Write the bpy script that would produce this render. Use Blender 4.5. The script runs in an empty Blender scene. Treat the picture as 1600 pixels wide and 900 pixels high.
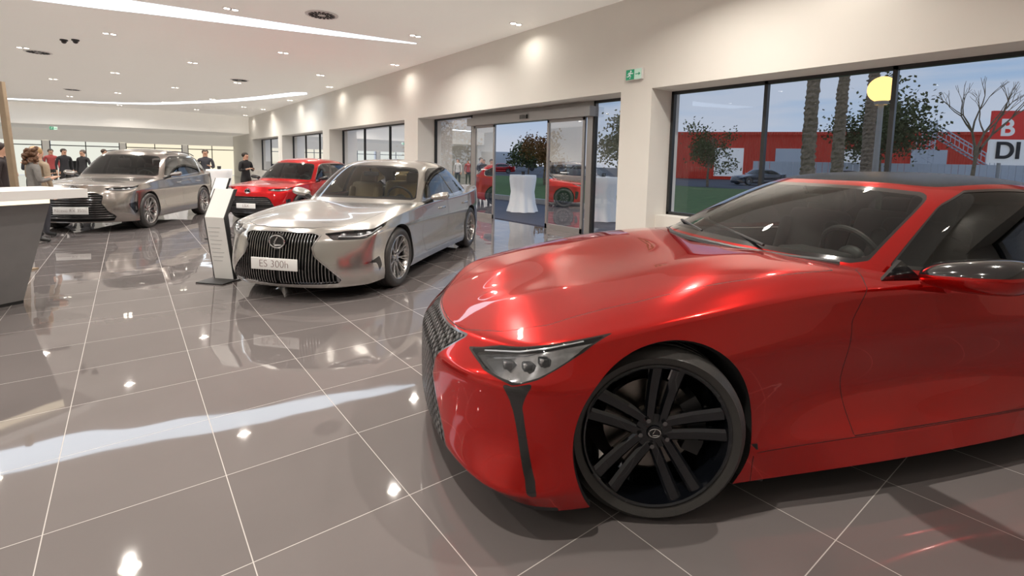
import bpy, bmesh, math, random
import numpy as np
from mathutils import Vector, Matrix
from mathutils.bvhtree import BVHTree
random.seed(7)
SC=bpy.context.scene
COL=SC.collection
pi=math.pi

# ------------------------------------------------------------------ materials
def nt(name):
    m=bpy.data.materials.new(name); m.use_nodes=True
    return m, m.node_tree.nodes, m.node_tree.links
def mat(name,col,rough=.5,metal=0.,coat=0.,spec=.5,noise=0.,nscale=8.,bump=0.,bscale=60.,emit=None,es=0.,backdark=False,tint=None):
    m,N,L=nt(name); b=N['Principled BSDF']
    b.inputs['Base Color'].default_value=(*col,1); b.inputs['Roughness'].default_value=rough
    b.inputs['Metallic'].default_value=metal; b.inputs['Coat Weight'].default_value=coat
    b.inputs['Coat Roughness'].default_value=.01
    b.inputs['Specular IOR Level'].default_value=spec
    if tint: b.inputs['Specular Tint'].default_value=(*tint,1)
    if emit: b.inputs['Emission Color'].default_value=(*emit,1); b.inputs['Emission Strength'].default_value=es
    tc=N.new('ShaderNodeTexCoord')
    if noise>0:
        n=N.new('ShaderNodeTexNoise'); n.inputs['Scale'].default_value=nscale; n.inputs['Detail'].default_value=4
        L.new(tc.outputs['Object'],n.inputs['Vector'])
        r=N.new('ShaderNodeMapRange'); r.inputs[3].default_value=1-noise; r.inputs[4].default_value=1+noise
        L.new(n.outputs[0],r.inputs[0])
        x=N.new('ShaderNodeMix'); x.data_type='RGBA'; x.blend_type='MULTIPLY'; x.inputs[0].default_value=1
        x.inputs[6].default_value=(*col,1); L.new(r.outputs[0],x.inputs[7]); L.new(x.outputs[2],b.inputs['Base Color'])
    if bump>0:
        n=N.new('ShaderNodeTexNoise'); n.inputs['Scale'].default_value=bscale; n.inputs['Detail'].default_value=3
        L.new(tc.outputs['Object'],n.inputs['Vector'])
        bp=N.new('ShaderNodeBump'); bp.inputs['Strength'].default_value=bump; bp.inputs['Distance'].default_value=.01
        L.new(n.outputs[0],bp.inputs['Height']); L.new(bp.outputs[0],b.inputs['Normal'])
    if backdark:
        g=N.new('ShaderNodeNewGeometry'); d=N.new('ShaderNodeBsdfDiffuse'); d.inputs[0].default_value=(.012,.012,.013,1)
        mx=N.new('ShaderNodeMixShader'); L.new(g.outputs['Backfacing'],mx.inputs[0]); L.new(b.outputs[0],mx.inputs[1]); L.new(d.outputs[0],mx.inputs[2])
        L.new(mx.outputs[0],N['Material Output'].inputs[0])
    return m
def emis(name,col,s):
    m,N,L=nt(name); N.remove(N['Principled BSDF']); e=N.new('ShaderNodeEmission'); e.inputs[0].default_value=(*col,1); e.inputs[1].default_value=s
    L.new(e.outputs[0],N['Material Output'].inputs[0]); return m
def glass(name,tint,ior=1.45,boost=1.0,rough=0.0):
    m,N,L=nt(name); N.remove(N['Principled BSDF'])
    t=N.new('ShaderNodeBsdfTransparent'); t.inputs[0].default_value=(*tint,1)
    g=N.new('ShaderNodeBsdfGlossy'); g.inputs['Roughness'].default_value=rough; g.inputs[0].default_value=(.95,.97,1,1)
    f=N.new('ShaderNodeFresnel'); f.inputs[0].default_value=ior
    k=N.new('ShaderNodeMath'); k.operation='MULTIPLY'; k.inputs[1].default_value=boost; k.use_clamp=True
    L.new(f.outputs[0],k.inputs[0]); mx=N.new('ShaderNodeMixShader'); L.new(k.outputs[0],mx.inputs[0]); L.new(t.outputs[0],mx.inputs[1]); L.new(g.outputs[0],mx.inputs[2])
    L.new(mx.outputs[0],N['Material Output'].inputs[0]); return m
def mesh_mat(name,c1,c2,scale,metal=.3,rough=.3):
    m,N,L=nt(name); b=N['Principled BSDF']; b.inputs['Metallic'].default_value=metal; b.inputs['Roughness'].default_value=rough
    tc=N.new('ShaderNodeTexCoord'); mp=N.new('ShaderNodeMapping'); mp.inputs['Rotation'].default_value=(pi/4,0,0)
    L.new(tc.outputs['Object'],mp.inputs[0]); w=N.new('ShaderNodeTexVoronoi'); w.inputs['Scale'].default_value=scale; w.inputs['Randomness'].default_value=0.05
    L.new(mp.outputs[0],w.inputs['Vector']); r=N.new('ShaderNodeValToRGB'); r.color_ramp.elements[0].color=(*c1,1); r.color_ramp.elements[1].color=(*c2,1)
    r.color_ramp.elements[0].position=.3; r.color_ramp.elements[1].position=.62; r.color_ramp.interpolation='EASE'
    L.new(w.outputs['Distance'],r.inputs[0]); L.new(r.outputs[0],b.inputs['Base Color'])
    bp=N.new('ShaderNodeBump'); bp.inputs['Distance'].default_value=.02; L.new(w.outputs['Distance'],bp.inputs['Height']); L.new(bp.outputs[0],b.inputs['Normal'])
    return m

M={}
M['redpaint']=mat('red_candy_paint',(.52,.008,.006),.18,.78,1.,backdark=True,tint=(.9,.10,.08))
M['red2']=mat('red_paint',(.50,.006,.010),.25,.5,1.,backdark=True,tint=(.9,.15,.12))
M['silver']=mat('silver_paint',(.62,.605,.575),.2,.9,1.,backdark=True)
M['bronze']=mat('grey_silver_paint',(.38,.35,.325),.2,.92,1.,backdark=True)
M['darkpaint']=mat('dark_paint',(.03,.035,.05),.25,.4,1.,backdark=True)
M['whitepaint']=mat('white_paint',(.7,.7,.7),.3,.1,1.,backdark=True)
M['gloss']=mat('gloss_black',(.006,.006,.007),.12,.0,1.)
M['gap']=mat('panel_gap_black',(.004,.004,.004),.6)
M['trim']=mat('satin_black_plastic',(.018,.018,.019),.45,bump=.1,bscale=200)
M['tire']=mat('tire_rubber',(.04,.038,.036),.38,bump=.1,bscale=120)
M['liner']=mat('wheel_liner',(.008,.008,.008),.8)
M['chrome']=mat('chrome',(.75,.75,.76),.1,1.)
M['dchrome']=mat('dark_chrome',(.25,.25,.26),.15,1.)
M['barm']=mat('grille_bar_metal',(.34,.34,.345),.16,1.)
M['steel']=mat('brake_steel',(.24,.22,.20),.3,1.,noise=.15,nscale=40)
M['bladerim']=mat('wheel_black_alloy',(.010,.012,.017),.08,.6,1.)
M['silrim']=mat('wheel_silver_alloy',(.55,.54,.53),.2,.9)
M['carbon']=mesh_mat('carbon_fibre_roof',(.01,.01,.01),(.035,.035,.038),120,.2,.25)
M['lcgrille']=mesh_mat('grille_mesh',(.22,.22,.225),(.004,.004,.004),30,.8,.2)
M['grilledark']=mat('grille_recess',(.006,.006,.006),.5)
M['lampin']=mat('headlamp_bowl_clear',(.50,.50,.51),.12,.85,noise=.7,nscale=16)
M['lampd']=mat('headlamp_bowl_dark',(.22,.22,.23),.12,.8,noise=.7,nscale=20)
M['lampsil']=mat('headlamp_silver',(.35,.36,.38),.1,.8,1.,noise=.6,nscale=18)
M['proj']=mat('lamp_projector_lens',(.40,.41,.43),.06,.7,1.)
M['lens']=glass('headlamp_lens',(.94,.95,.96),1.5,1.4)
M['drl']=mat('daylight_strip',(.8,.82,.85),.15,.2,1.)
M['tail']=mat('tail_lamp_red',(.35,.004,.006),.12,0,1.)
M['autoglass']=glass('car_window_glass',(.68,.72,.70),1.5,1.25)
M['autoglassd']=glass('car_side_glass',(.30,.33,.33),1.5,1.6)
M['coupeglass']=glass('coupe_side_glass',(.18,.20,.205),1.5,1.15)
M['seatblack']=mat('charcoal_upholstery',(.035,.033,.031),.7,bump=.2)
M['seattan']=mat('tan_leather',(.42,.27,.10),.5,bump=.1)
M['intdark']=mat('interior_plastic',(.04,.038,.036),.55,bump=.1)
M['plate']=mat('plate_white',(.78,.78,.77),.35)
M['ink']=mat('plate_ink',(.20,.13,.13),.5)
M['black']=mat('letter_black',(.02,.02,.022),.5)
M['white']=mat('white_satin',(.78,.77,.75),.4)
M['wall']=mat('painted_plaster',(.80,.775,.72),.7,noise=.02,nscale=3)
M['ceil']=mat('ceiling_plaster_glow',(.86,.835,.79),.75,noise=.02,nscale=2,emit=(1,.94,.84),es=.16)  # faint emission added in place of bounced light; plaster itself is no lamp
M['frame']=mat('anthracite_aluminium',(.045,.048,.05),.35,.5)
M['aluframe']=mat('silver_aluminium_frame',(.40,.39,.38),.35,.6)
M['winglass']=glass('window_glass',(.93,.95,.96),1.45,.75)
M['led']=emis('led_strip',(.80,.90,1.),3.2)
M['lampe']=emis('downlight_lamp',(1.,.90,.74),22.)
M['globe']=emis('street_globe_glow',(1.,.60,.20),1.9)
M['desk']=mat('desk_grey',(.19,.185,.185),.4,noise=.1)
M['wood']=mat('oak_wood',(.27,.20,.13),.5,noise=.3,nscale=5)
M['cloth']=mat('white_tablecloth_glow',(.80,.79,.76),.8,bump=.2,bscale=20,emit=(.8,.85,.95),es=.15)  # weak bluish emission put into the cloth to brighten it, no lamp inside
M['grass']=mat('lawn_grass',(.10,.17,.04),.9,noise=.5,nscale=3,bump=.6,bscale=40)
M['asphalt']=mat('asphalt',(.09,.09,.10),.8,noise=.15,nscale=5)
M['terrace']=mat('terrace_paving',(.05,.05,.075),.55,noise=.15,nscale=4)
M['redclad']=mat('red_cladding_glow',(.66,.06,.03),.6,emit=(.8,.05,.02),es=.06)  # slight red emission lifts the facade brightness; the cladding is not a light source
M['fencew']=mat('white_fence',(.68,.70,.72),.6)
M['bark']=mat('bark',(.28,.20,.13),.9,noise=.7,nscale=7,bump=1.,bscale=12)
M['leaf']=mat('foliage_green',(.14,.16,.06),.8,noise=.5,nscale=3)
M['leafo']=mat('foliage_autumn',(.34,.17,.07),.8,noise=.5,nscale=3)
M['green']=mat('exit_green',(.01,.22,.10),.4,emit=(.01,.3,.14),es=.3)
M['greenp']=mat('exit_pale_green',(.50,.70,.58),.4,emit=(.5,.7,.6),es=.2)
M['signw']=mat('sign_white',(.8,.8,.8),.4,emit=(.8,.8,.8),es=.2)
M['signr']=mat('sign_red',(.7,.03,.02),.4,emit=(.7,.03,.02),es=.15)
M['concrete']=mat('pale_concrete',(.50,.49,.46),.8,noise=.15)
M['skin']=mat('skin',(.55,.32,.22),.5)
M['lit']=emis('shop_backlight',(.92,.93,.82),.85)
M['litw']=emis('shop_warm_light',(1.,.90,.68),.95)

def floor_mat():
    m,N,L=nt('polished_porcelain_tiles'); b=N['Principled BSDF']
    g=N.new('ShaderNodeNewGeometry'); mp=N.new('ShaderNodeMapping')
    mp.inputs['Location'].default_value=(-.302+.003,-.016+.003,0)
    L.new(g.outputs['Position'],mp.inputs[0])
    br=N.new('ShaderNodeTexBrick'); br.offset=0; br.squash=1
    for k,v in (('Scale',1),('Mortar Size',.0019),('Mortar Smooth',.0),('Brick Width',.614),('Row Height',.614),('Bias',0)): br.inputs[k].default_value=v
    br.inputs['Color1'].default_value=(.140,.124,.122,1); br.inputs['Color2'].default_value=(.156,.139,.137,1); br.inputs['Mortar'].default_value=(.42,.39,.37,1)
    L.new(mp.outputs[0],br.inputs['Vector'])
    n=N.new('ShaderNodeTexNoise'); n.inputs['Scale'].default_value=1.2; n.inputs['Detail'].default_value=5; L.new(g.outputs['Position'],n.inputs['Vector'])
    r=N.new('ShaderNodeMapRange'); r.inputs[3].default_value=.85; r.inputs[4].default_value=1.15; L.new(n.outputs[0],r.inputs[0])
    x=N.new('ShaderNodeMix'); x.data_type='RGBA'; x.blend_type='MULTIPLY'; x.inputs[0].default_value=1
    L.new(br.outputs['Color'],x.inputs[6]); L.new(r.outputs[0],x.inputs[7]); L.new(x.outputs[2],b.inputs['Base Color'])
    rr=N.new('ShaderNodeMapRange'); rr.inputs[3].default_value=.03; rr.inputs[4].default_value=.5; L.new(br.outputs['Fac'],rr.inputs[0]); L.new(rr.outputs[0],b.inputs['Roughness'])
    n2=N.new('ShaderNodeTexNoise'); n2.inputs['Scale'].default_value=2.0; n2.inputs['Detail'].default_value=1; L.new(g.outputs['Position'],n2.inputs['Vector'])
    bp=N.new('ShaderNodeBump'); bp.inputs['Strength'].default_value=1; bp.inputs['Distance'].default_value=.0025; L.new(n2.outputs[0],bp.inputs['Height']); L.new(bp.outputs[0],b.inputs['Normal'])
    b.inputs['IOR'].default_value=1.75
    return m
M['floor']=floor_mat()
def clad():
    m=M['redclad']; N=m.node_tree.nodes; L=m.node_tree.links; b=N['Principled BSDF']
    tc=N.new('ShaderNodeTexCoord'); w=N.new('ShaderNodeTexWave'); w.inputs['Scale'].default_value=1.2; w.bands_direction='X'
    L.new(tc.outputs['Object'],w.inputs[0]); bp=N.new('ShaderNodeBump'); bp.inputs['Distance'].default_value=.1; L.new(w.outputs[1],bp.inputs['Height']); L.new(bp.outputs[0],b.inputs['Normal'])
clad()

# ------------------------------------------------------------------ helpers
def link(o,parent=None):
    COL.objects.link(o)
    if parent is not None: o.parent=parent
    return o
def top(o,label,cat,group=None,kind=None):
    o['label']=label; o['category']=cat
    if group: o['group']=group
    if kind: o['kind']=kind
    return o
def struct(o): o['kind']='structure'; return o
def empty(name,loc=(0,0,0),rz=0,s=1):
    e=bpy.data.objects.new(name,None); e.empty_display_size=.2; e.location=loc; e.rotation_euler=(0,0,rz); e.scale=(s,s,s); COL.objects.link(e); return e
class MB:
    def __init__(s): s.v=[];s.f=[];s.m=[]
    def add(s,vs,fs,mi=0):
        o=len(s.v); s.v+= [tuple(map(float,v)) for v in vs]; s.f+=[tuple(i+o for i in f) for f in fs]; s.m+=[mi]*len(fs)
    def box(s,c,d,mi=0,R=None):
        vs=[Vector((x*d[0]/2,y*d[1]/2,z*d[2]/2)) for x in(-1,1) for y in(-1,1) for z in(-1,1)]
        if R is not None: vs=[R@v for v in vs]
        vs=[v+Vector(c) for v in vs]
        s.add(vs,[(0,1,3,2),(4,6,7,5),(0,4,5,1),(2,3,7,6),(0,2,6,4),(1,5,7,3)],mi)
    def rbox(s,c,d,r,mi=0,R=None,seg=3):
        bm=bmesh.new(); bmesh.ops.create_cube(bm,size=1)
        for v in bm.verts: v.co=Vector((v.co.x*d[0],v.co.y*d[1],v.co.z*d[2]))
        bmesh.ops.bevel(bm,geom=bm.edges[:]+bm.verts[:],offset=r,segments=seg,affect='EDGES',profile=.5)
        bm.verts.index_update()
        vs=[v.co.copy() for v in bm.verts]
        if R is not None: vs=[R@v for v in vs]
        s.add([v+Vector(c) for v in vs],[[v.index for v in f.verts] for f in bm.faces],mi); bm.free()
    def tube(s,path,r,n=8,mi=0,caps=True):
        P=[Vector(p) for p in path]; rr=r if isinstance(r,(list,tuple)) else [r]*len(P); vs=[]
        for i,p in enumerate(P):
            d=(P[min(i+1,len(P)-1)]-P[max(i-1,0)]).normalized()
            a=Vector((0,0,1)) if abs(d.z)<.9 else Vector((1,0,0))
            u=d.cross(a).normalized(); w=d.cross(u)
            for k in range(n):
                t=2*pi*k/n; vs.append(p+rr[i]*(math.cos(t)*u+math.sin(t)*w))
        fs=[]
        for i in range(len(P)-1):
            for k in range(n): fs.append((i*n+k,i*n+(k+1)%n,(i+1)*n+(k+1)%n,(i+1)*n+k))
        if caps: fs.append(tuple(range(n))); fs.append(tuple(reversed(range((len(P)-1)*n,len(P)*n))))
        s.add(vs,fs,mi)
    def lathe(s,prof,n=48,mi=0,axis='z',c=(0,0,0),closed=False):
        vs=[]
        for r,h in prof:
            for k in range(n):
                t=2*pi*k/n
                if axis=='z': v=(r*math.cos(t),r*math.sin(t),h)
                else: v=(r*math.cos(t),h,r*math.sin(t))
                vs.append((v[0]+c[0],v[1]+c[1],v[2]+c[2]))
        fs=[]; K=len(prof)
        for i in range(K-1 if not closed else K):
            j=(i+1)%K
            for k in range(n):
                q=(i*n+k,i*n+(k+1)%n,j*n+(k+1)%n,j*n+k); fs.append(q if axis=='z' else q[::-1])
        s.add(vs,fs,mi)
    def prism(s,base,topp,mi=0):
        n=len(base); s.add(list(base)+list(topp),[tuple(reversed(range(n))),tuple(range(n,2*n))]+[(i,(i+1)%n,n+(i+1)%n,n+i) for i in range(n)],mi)
    def ball(s,c,r,mi=0,n=16,R=None):
        vs=[];fs=[];m=n//2
        for i in range(m+1):
            th=pi*i/m
            for k in range(n):
                ph=2*pi*k/n; v=Vector((r[0]*math.sin(th)*math.cos(ph),r[1]*math.sin(th)*math.sin(ph),r[2]*math.cos(th)))
                if R is not None: v=R@v
                vs.append(v+Vector(c))
        for i in range(m):
            for k in range(n): fs.append((i*n+k,(i+1)*n+k,(i+1)*n+(k+1)%n,i*n+(k+1)%n))
        s.add(vs,fs,mi)
    def build(s,name,mats,parent=None,smooth=True,angle=35,loc=None,rz=0,label=None,fix=True):
        me=bpy.data.meshes.new(name); me.from_pydata(s.v,[],s.f)
        for m in mats: me.materials.append(m)
        me.polygons.foreach_set('material_index',s.m)
        if fix:
            bm=bmesh.new(); bm.from_mesh(me); bmesh.ops.remove_doubles(bm,verts=bm.verts[:],dist=1e-5); bmesh.ops.recalc_face_normals(bm,faces=bm.faces[:]); bm.to_mesh(me); bm.free()
        if smooth:
            me.polygons.foreach_set('use_smooth',[True]*len(me.polygons)); me.set_sharp_from_angle(angle=math.radians(angle))
        o=bpy.data.objects.new(name,me); link(o,parent)
        if loc is not None: o.location=loc
        o.rotation_euler=(0,0,rz)
        if label: o['label']=label
        return o
def text(name,body,size,m,parent,mtx,ext=.0015,label=None,align='CENTER',bold=0):
    cu=bpy.data.curves.new(name,'FONT'); cu.body=body; cu.size=size; cu.extrude=ext; cu.align_x=align; cu.align_y='CENTER'; cu.offset=bold
    t=bpy.data.objects.new('tmp',cu); COL.objects.link(t)
    me=bpy.data.meshes.new_from_object(t.evaluated_get(bpy.context.evaluated_depsgraph_get())); bpy.data.objects.remove(t)
    me.materials.clear(); me.materials.append(m); me.transform(mtx); me.name=name
    o=bpy.data.objects.new(name,me); link(o,parent)
    if label: o['label']=label
    return o
def frame_m(o,x,y,z):
    m=Matrix.Identity(4)
    for i,a in enumerate((x,y,z)):
        for j in range(3): m[j][i]=a[j]
    for j in range(3): m[j][3]=o[j]
    return m

# ------------------------------------------------------------------ surface machinery
def psdf(poly,X,Y):
    d=np.full(X.shape,1e9); ins=np.zeros(X.shape,bool); n=len(poly)
    for i in range(n):
        ax,ay=poly[i-1]; bx,by=poly[i]; ex,ey=bx-ax,by-ay; wx,wy=X-ax,Y-ay
        t=np.clip((wx*ex+wy*ey)/(ex*ex+ey*ey+1e-12),0,1); d=np.minimum(d,np.hypot(wx-ex*t,wy-ey*t))
        if abs(by-ay)>1e-12:
            ins^=((ay>Y)!=(by>Y))&(X<(bx-ax)*(Y-ay)/(by-ay)+ax)
    return np.where(ins,-d,d)
def bsp(P,n,start,end,sharp=.5):
    def ghost(P):
        mir=np.array([1,-1,1.])
        g0=P[1]*mir if start=='m' else 2*P[0]-P[1]
        g1=P[-2]*mir if end=='m' else 2*P[-1]-P[-2]
        return np.concatenate([g0[None],P,g1[None]])
    G=ghost(P); S=(G[:-2]+4*G[1:-1]+G[2:])/6; Q=P+sharp*(P-S); G=ghost(Q)
    out=[]
    K=len(P)
    for i in range(K-1):
        for k in range(n+(1 if i==K-2 else 0)):
            t=k/n
            b=((1-t)**3/6,(3*t**3-6*t*t+4)/6,(-3*t**3+3*t*t+3*t+1)/6,t**3/6)
            out.append(b[0]*G[i]+b[1]*G[i+1]+b[2]*G[i+2]+b[3]*G[i+3])
    return np.array(out)
def crease(net,spec):
    rows=len(net[0]); lab=[]
    for r in range(rows):
        if r in spec and r>0: lab.append(r-spec[r])
        lab.append(r)
        if r in spec and r<rows-1: lab.append(r+spec[r])
    out=[]
    for col in net:
        c=[]
        for l in lab:
            i=min(int(math.floor(l+1e-9)),rows-1); f=l-i
            a=col[i]; b=col[min(i+1,rows-1)]
            c.append(tuple(a[k]*(1-f)+b[k]*f for k in range(3)))
        out.append(c)
    return out,lab
class Sheet:
    def __init__(s,net,n,ends=('m','m'),sharp=.5,sharpr=.8,cr=None):
        lab=list(range(len(net[0])))
        if cr: net,lab=crease(net,cr)
        A=np.array(net,float)
        A=bsp(A,n,ends[0],ends[1],sharp)
        A=np.transpose(A,(1,0,2)); A=bsp(A,n,'e','m',sharpr if not cr else .5)
        A[-1,:,1]=0.
        if ends[0]=='m': A[:,0,1]=0.
        if ends[1]=='m': A[:,-1,1]=0.
        A[:,:,1]=np.maximum(A[:,:,1],0)
        R,C,_=A.shape; s.D=[]
        V=A.reshape(-1,3)
        idx=lambda i,j:i*C+j
        s.F=[]
        Nn=np.zeros_like(V)
        for i in range(R-1):
            for j in range(C-1):
                q=(idx(i,j),idx(i+1,j),idx(i+1,j+1),idx(i,j+1))
                nn=np.cross(V[q[2]]-V[q[0]],V[q[3]]-V[q[1]])
                if np.linalg.norm(nn)<1e-10: continue
                s.F.append(q)
                for k in q: Nn[k]+=nn
        sy_=np.abs(V[:,1])<1e-6; Nn[sy_,1]=0
        l=np.linalg.norm(Nn,axis=1); l[l==0]=1; Nn/=l[:,None]
        for i in range(R):
            sl=float(np.interp(i/n,range(len(lab)),lab))
            for j in range(C):
                k=idx(i,j); s.D.append([*V[k],*Nn[k],sl,j/n])
        s.bvh=BVHTree.FromPolygons([Vector(v) for v in V],s.F)
    def split(s,faces,fn):
        A=np.array(s.D); val=list(fn(A[:,0],A[:,1],A[:,2],A[:,6],A[:,7])); cut={}; inn=[];out=[]
        D=s.D
        for f in faces:
            vv=[val[i] for i in f]
            if max(vv)<=0: inn.append(f); continue
            if min(vv)>=0: out.append(f); continue
            a=[];b=[];n=len(f)
            for k in range(n):
                i,j=f[k],f[(k+1)%n]; vi,vj=val[i],val[j]
                if vi<=0: a.append(i)
                if vi>=0: b.append(i)
                if vi*vj<0:
                    key=(min(i,j),max(i,j))
                    if key not in cut:
                        t=vi/(vi-vj); p=[D[i][q]*(1-t)+D[j][q]*t for q in range(8)]
                        l=math.sqrt(p[3]**2+p[4]**2+p[5]**2) or 1; p[3]/=l;p[4]/=l;p[5]/=l
                        D.append(p); cut[key]=len(D)-1; val.append(0.)
                    m=cut[key]; a.append(m); b.append(m)
            if len(a)>2: inn.append(tuple(a))
            if len(b)>2: out.append(tuple(b))
        return inn,out
def mk(name,S,groups,parent,sides=(1,-1),push=0.,label=None):
    vs=[];ns=[];fs=[];mi=[];mats=[]
    for faces,m in groups:
        if not faces: continue
        if m not in mats: mats.append(m)
        k=mats.index(m)
        for sd in sides:
            mp={}
            for f in faces:
                ff=[]
                for i in f:
                    if i not in mp:
                        mp[i]=len(vs); d=S.D[i]
                        vs.append((d[0]+push*d[3],sd*(d[1]+push*d[4]),d[2]+push*d[5])); ns.append((d[3],sd*d[4],d[5]))
                    ff.append(mp[i])
                if sd<0: ff=ff[::-1]
                fs.append(ff); mi.append(k)
    if not fs: return None
    me=bpy.data.meshes.new(name); me.from_pydata(vs,[],fs)
    for m in mats: me.materials.append(m)
    me.polygons.foreach_set('material_index',mi); me.polygons.foreach_set('use_smooth',[True]*len(fs))
    me.update(); me.normals_split_custom_set_from_vertices(ns)
    o=bpy.data.objects.new(name,me); link(o,parent)
    if label: o['label']=label
    return o

# ------------------------------------------------------------------ wheels
def emblem_mesh(mb,c,ux,uy,r,mi=0):
    c=Vector(c);ux=Vector(ux);uy=Vector(uy)
    ring=[c+ux*(r*math.cos(t))+uy*(r*.74*math.sin(t)) for t in [2*pi*k/28 for k in range(29)]]
    mb.tube(ring,r*.09,6,mi,caps=False)
    pts=[(.12,.62),(-.30,-.10),(-.42,-.32),(-.30,-.42),(.10,-.40),(.62,-.38)]
    mb.tube([c+ux*(a*r)+uy*(b*r) for a,b in pts],[r*.07,r*.11,r*.11,r*.11,r*.10,r*.07],6,mi)
WC={}
def wheel_meshes(key,R,w,rr,style,rimmat):
    if key in WC: return WC[key]
    h=w/2
    t=MB(); pr=[(rr-.004,-h+.012),(rr+.010,-h+.002),(rr+.028,-h-.004),((R+rr)/2,-h-.007),(R-.028,-h+.003),(R-.012,-h+.014),(R-.003,-h+.030)]
    mid=[]
    for g in (-.45,0,.45):
        y=g*h
        mid+=[(R,y-.014),(R-.001,y-.007),(R-.009,y-.005),(R-.009,y+.005),(R-.001,y+.007),(R,y+.014)]
    pr2=pr+mid+[(r,-y) for r,y in reversed(pr)]
    t.lathe(pr2,72,0,'y')
    a=MB()
    a.lathe([(rr,-h+.012),(rr+.002,-h+.004),(rr-.006,-h+.001),(rr-.013,-h+.006),(rr-.018,-h+.03),(rr-.03,-h+.06),(rr-.035,h-.03),(rr,h-.012)],72,0,'y')
    hub=-h+.045
    a.lathe([(.0001,hub-.006),(.028,hub-.006),(.032,hub),(.05,hub+.004),(.075,hub+.008),(.08,hub+.05),(.0001,hub+.05)],32,0,'y')
    def spoke(a0,a1,w0,w1,y1,thick=.035):
        st=6; vs=[]
        for i in range(st+1):
            q=i/st; r=.045+(rr-.016-.045)*q
            if style.get('lin'):
                off=.045*math.sin(a0)+( (rr-.016)*math.sin(a1)-.045*math.sin(a0))*q
                an0=math.asin(max(-1,min(1,off/r)))
            else: an0=a0+(a1-a0)*q
            an=base+an0
            y=hub+.002+(y1-hub)*q**1.6+.004*math.sin(pi*q)
            wd=w0+(w1-w0)*q; c=Vector((r*math.cos(an),0,r*math.sin(an))); tn=Vector((-math.sin(base),0,math.cos(base)))
            for (ty,yy) in ((-.5,.010),(-.30,0),(.30,0),(.5,.010),(.42,thick),(-.42,thick)):
                p=c+tn*(ty*wd); vs.append((p.x,y+yy,p.z))
        fs=[]
        for i in range(st):
            for k in range(6): fs.append((i*6+k,i*6+(k+1)%6,(i+1)*6+(k+1)%6,(i+1)*6+k))
        fs+= [tuple(range(6)),tuple(range(st*6,st*6+6))]
        a.add(vs,fs,0)
    for s_ in range(style['n']):
        base=pi/2+2*pi*s_/style['n']+style.get('rot',0)
        for (o0,o1,w0,w1) in style['sp']:
            spoke(o0,o1,w0,w1,-h+.014)
    for k in range(5):
        an=pi/2+2*pi*(k+.5)/5+style.get('rot',0); c=(.058*math.cos(an),0,.058*math.sin(an))
        a.tube([(c[0],hub+.01,c[2]),(c[0],hub-.010,c[2])],.010,6,1)
    d=MB(); d.lathe([(.06,-.0),(R*.53,0),(R*.53,.03),(.06,.03)],48,0,'y',closed=True); d.lathe([(.0001,-.045),(.075,-.045),(.08,0)],32,0,'y')
    cal=MB()
    for k in range(7):
        an=-.1+.16*k-.3; cal.box((R*.5*math.cos(an),.0,R*.5*math.sin(an)),(.075,.09,.06),0,Matrix.Rotation(-an,3,'Y'))
    e=MB(); emblem_mesh(e,(0,hub-.009,0),(1,0,0),(0,0,1),.024)
    o_r=a.build('wheel',[rimmat,M['dchrome']],angle=30); o_t=t.build('tire',[M['tire']],angle=50); o_d=d.build('brake_disc',[M['steel']]); o_c=cal.build('brake_caliper',[M['trim']],smooth=False); o_e=e.build('wheel_emblem',[M['chrome']])
    res=[o.data for o in (o_r,o_t,o_d,o_c,o_e)]
    for o in (o_r,o_t,o_d,o_c,o_e): bpy.data.objects.remove(o)
    WC[key]=res; return res
def add_wheel(parent,key,x,y,R,w,rr,style,rimmat,rot=0,steer=0):
    ms=wheel_meshes(key,R,w,rr,style,rimmat); side=-1 if y<0 else 1
    wo=bpy.data.objects.new('wheel',ms[0]); link(wo,parent); wo.location=(x,y-side*w/2,R)
    wo.rotation_euler=(0,rot,(0 if side<0 else pi)+steer)
    for nm,me in zip(('tire','brake_disc','brake_caliper','wheel_emblem'),ms[1:]):
        c=bpy.data.objects.new(nm,me); link(c,wo)
    return wo

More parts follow.
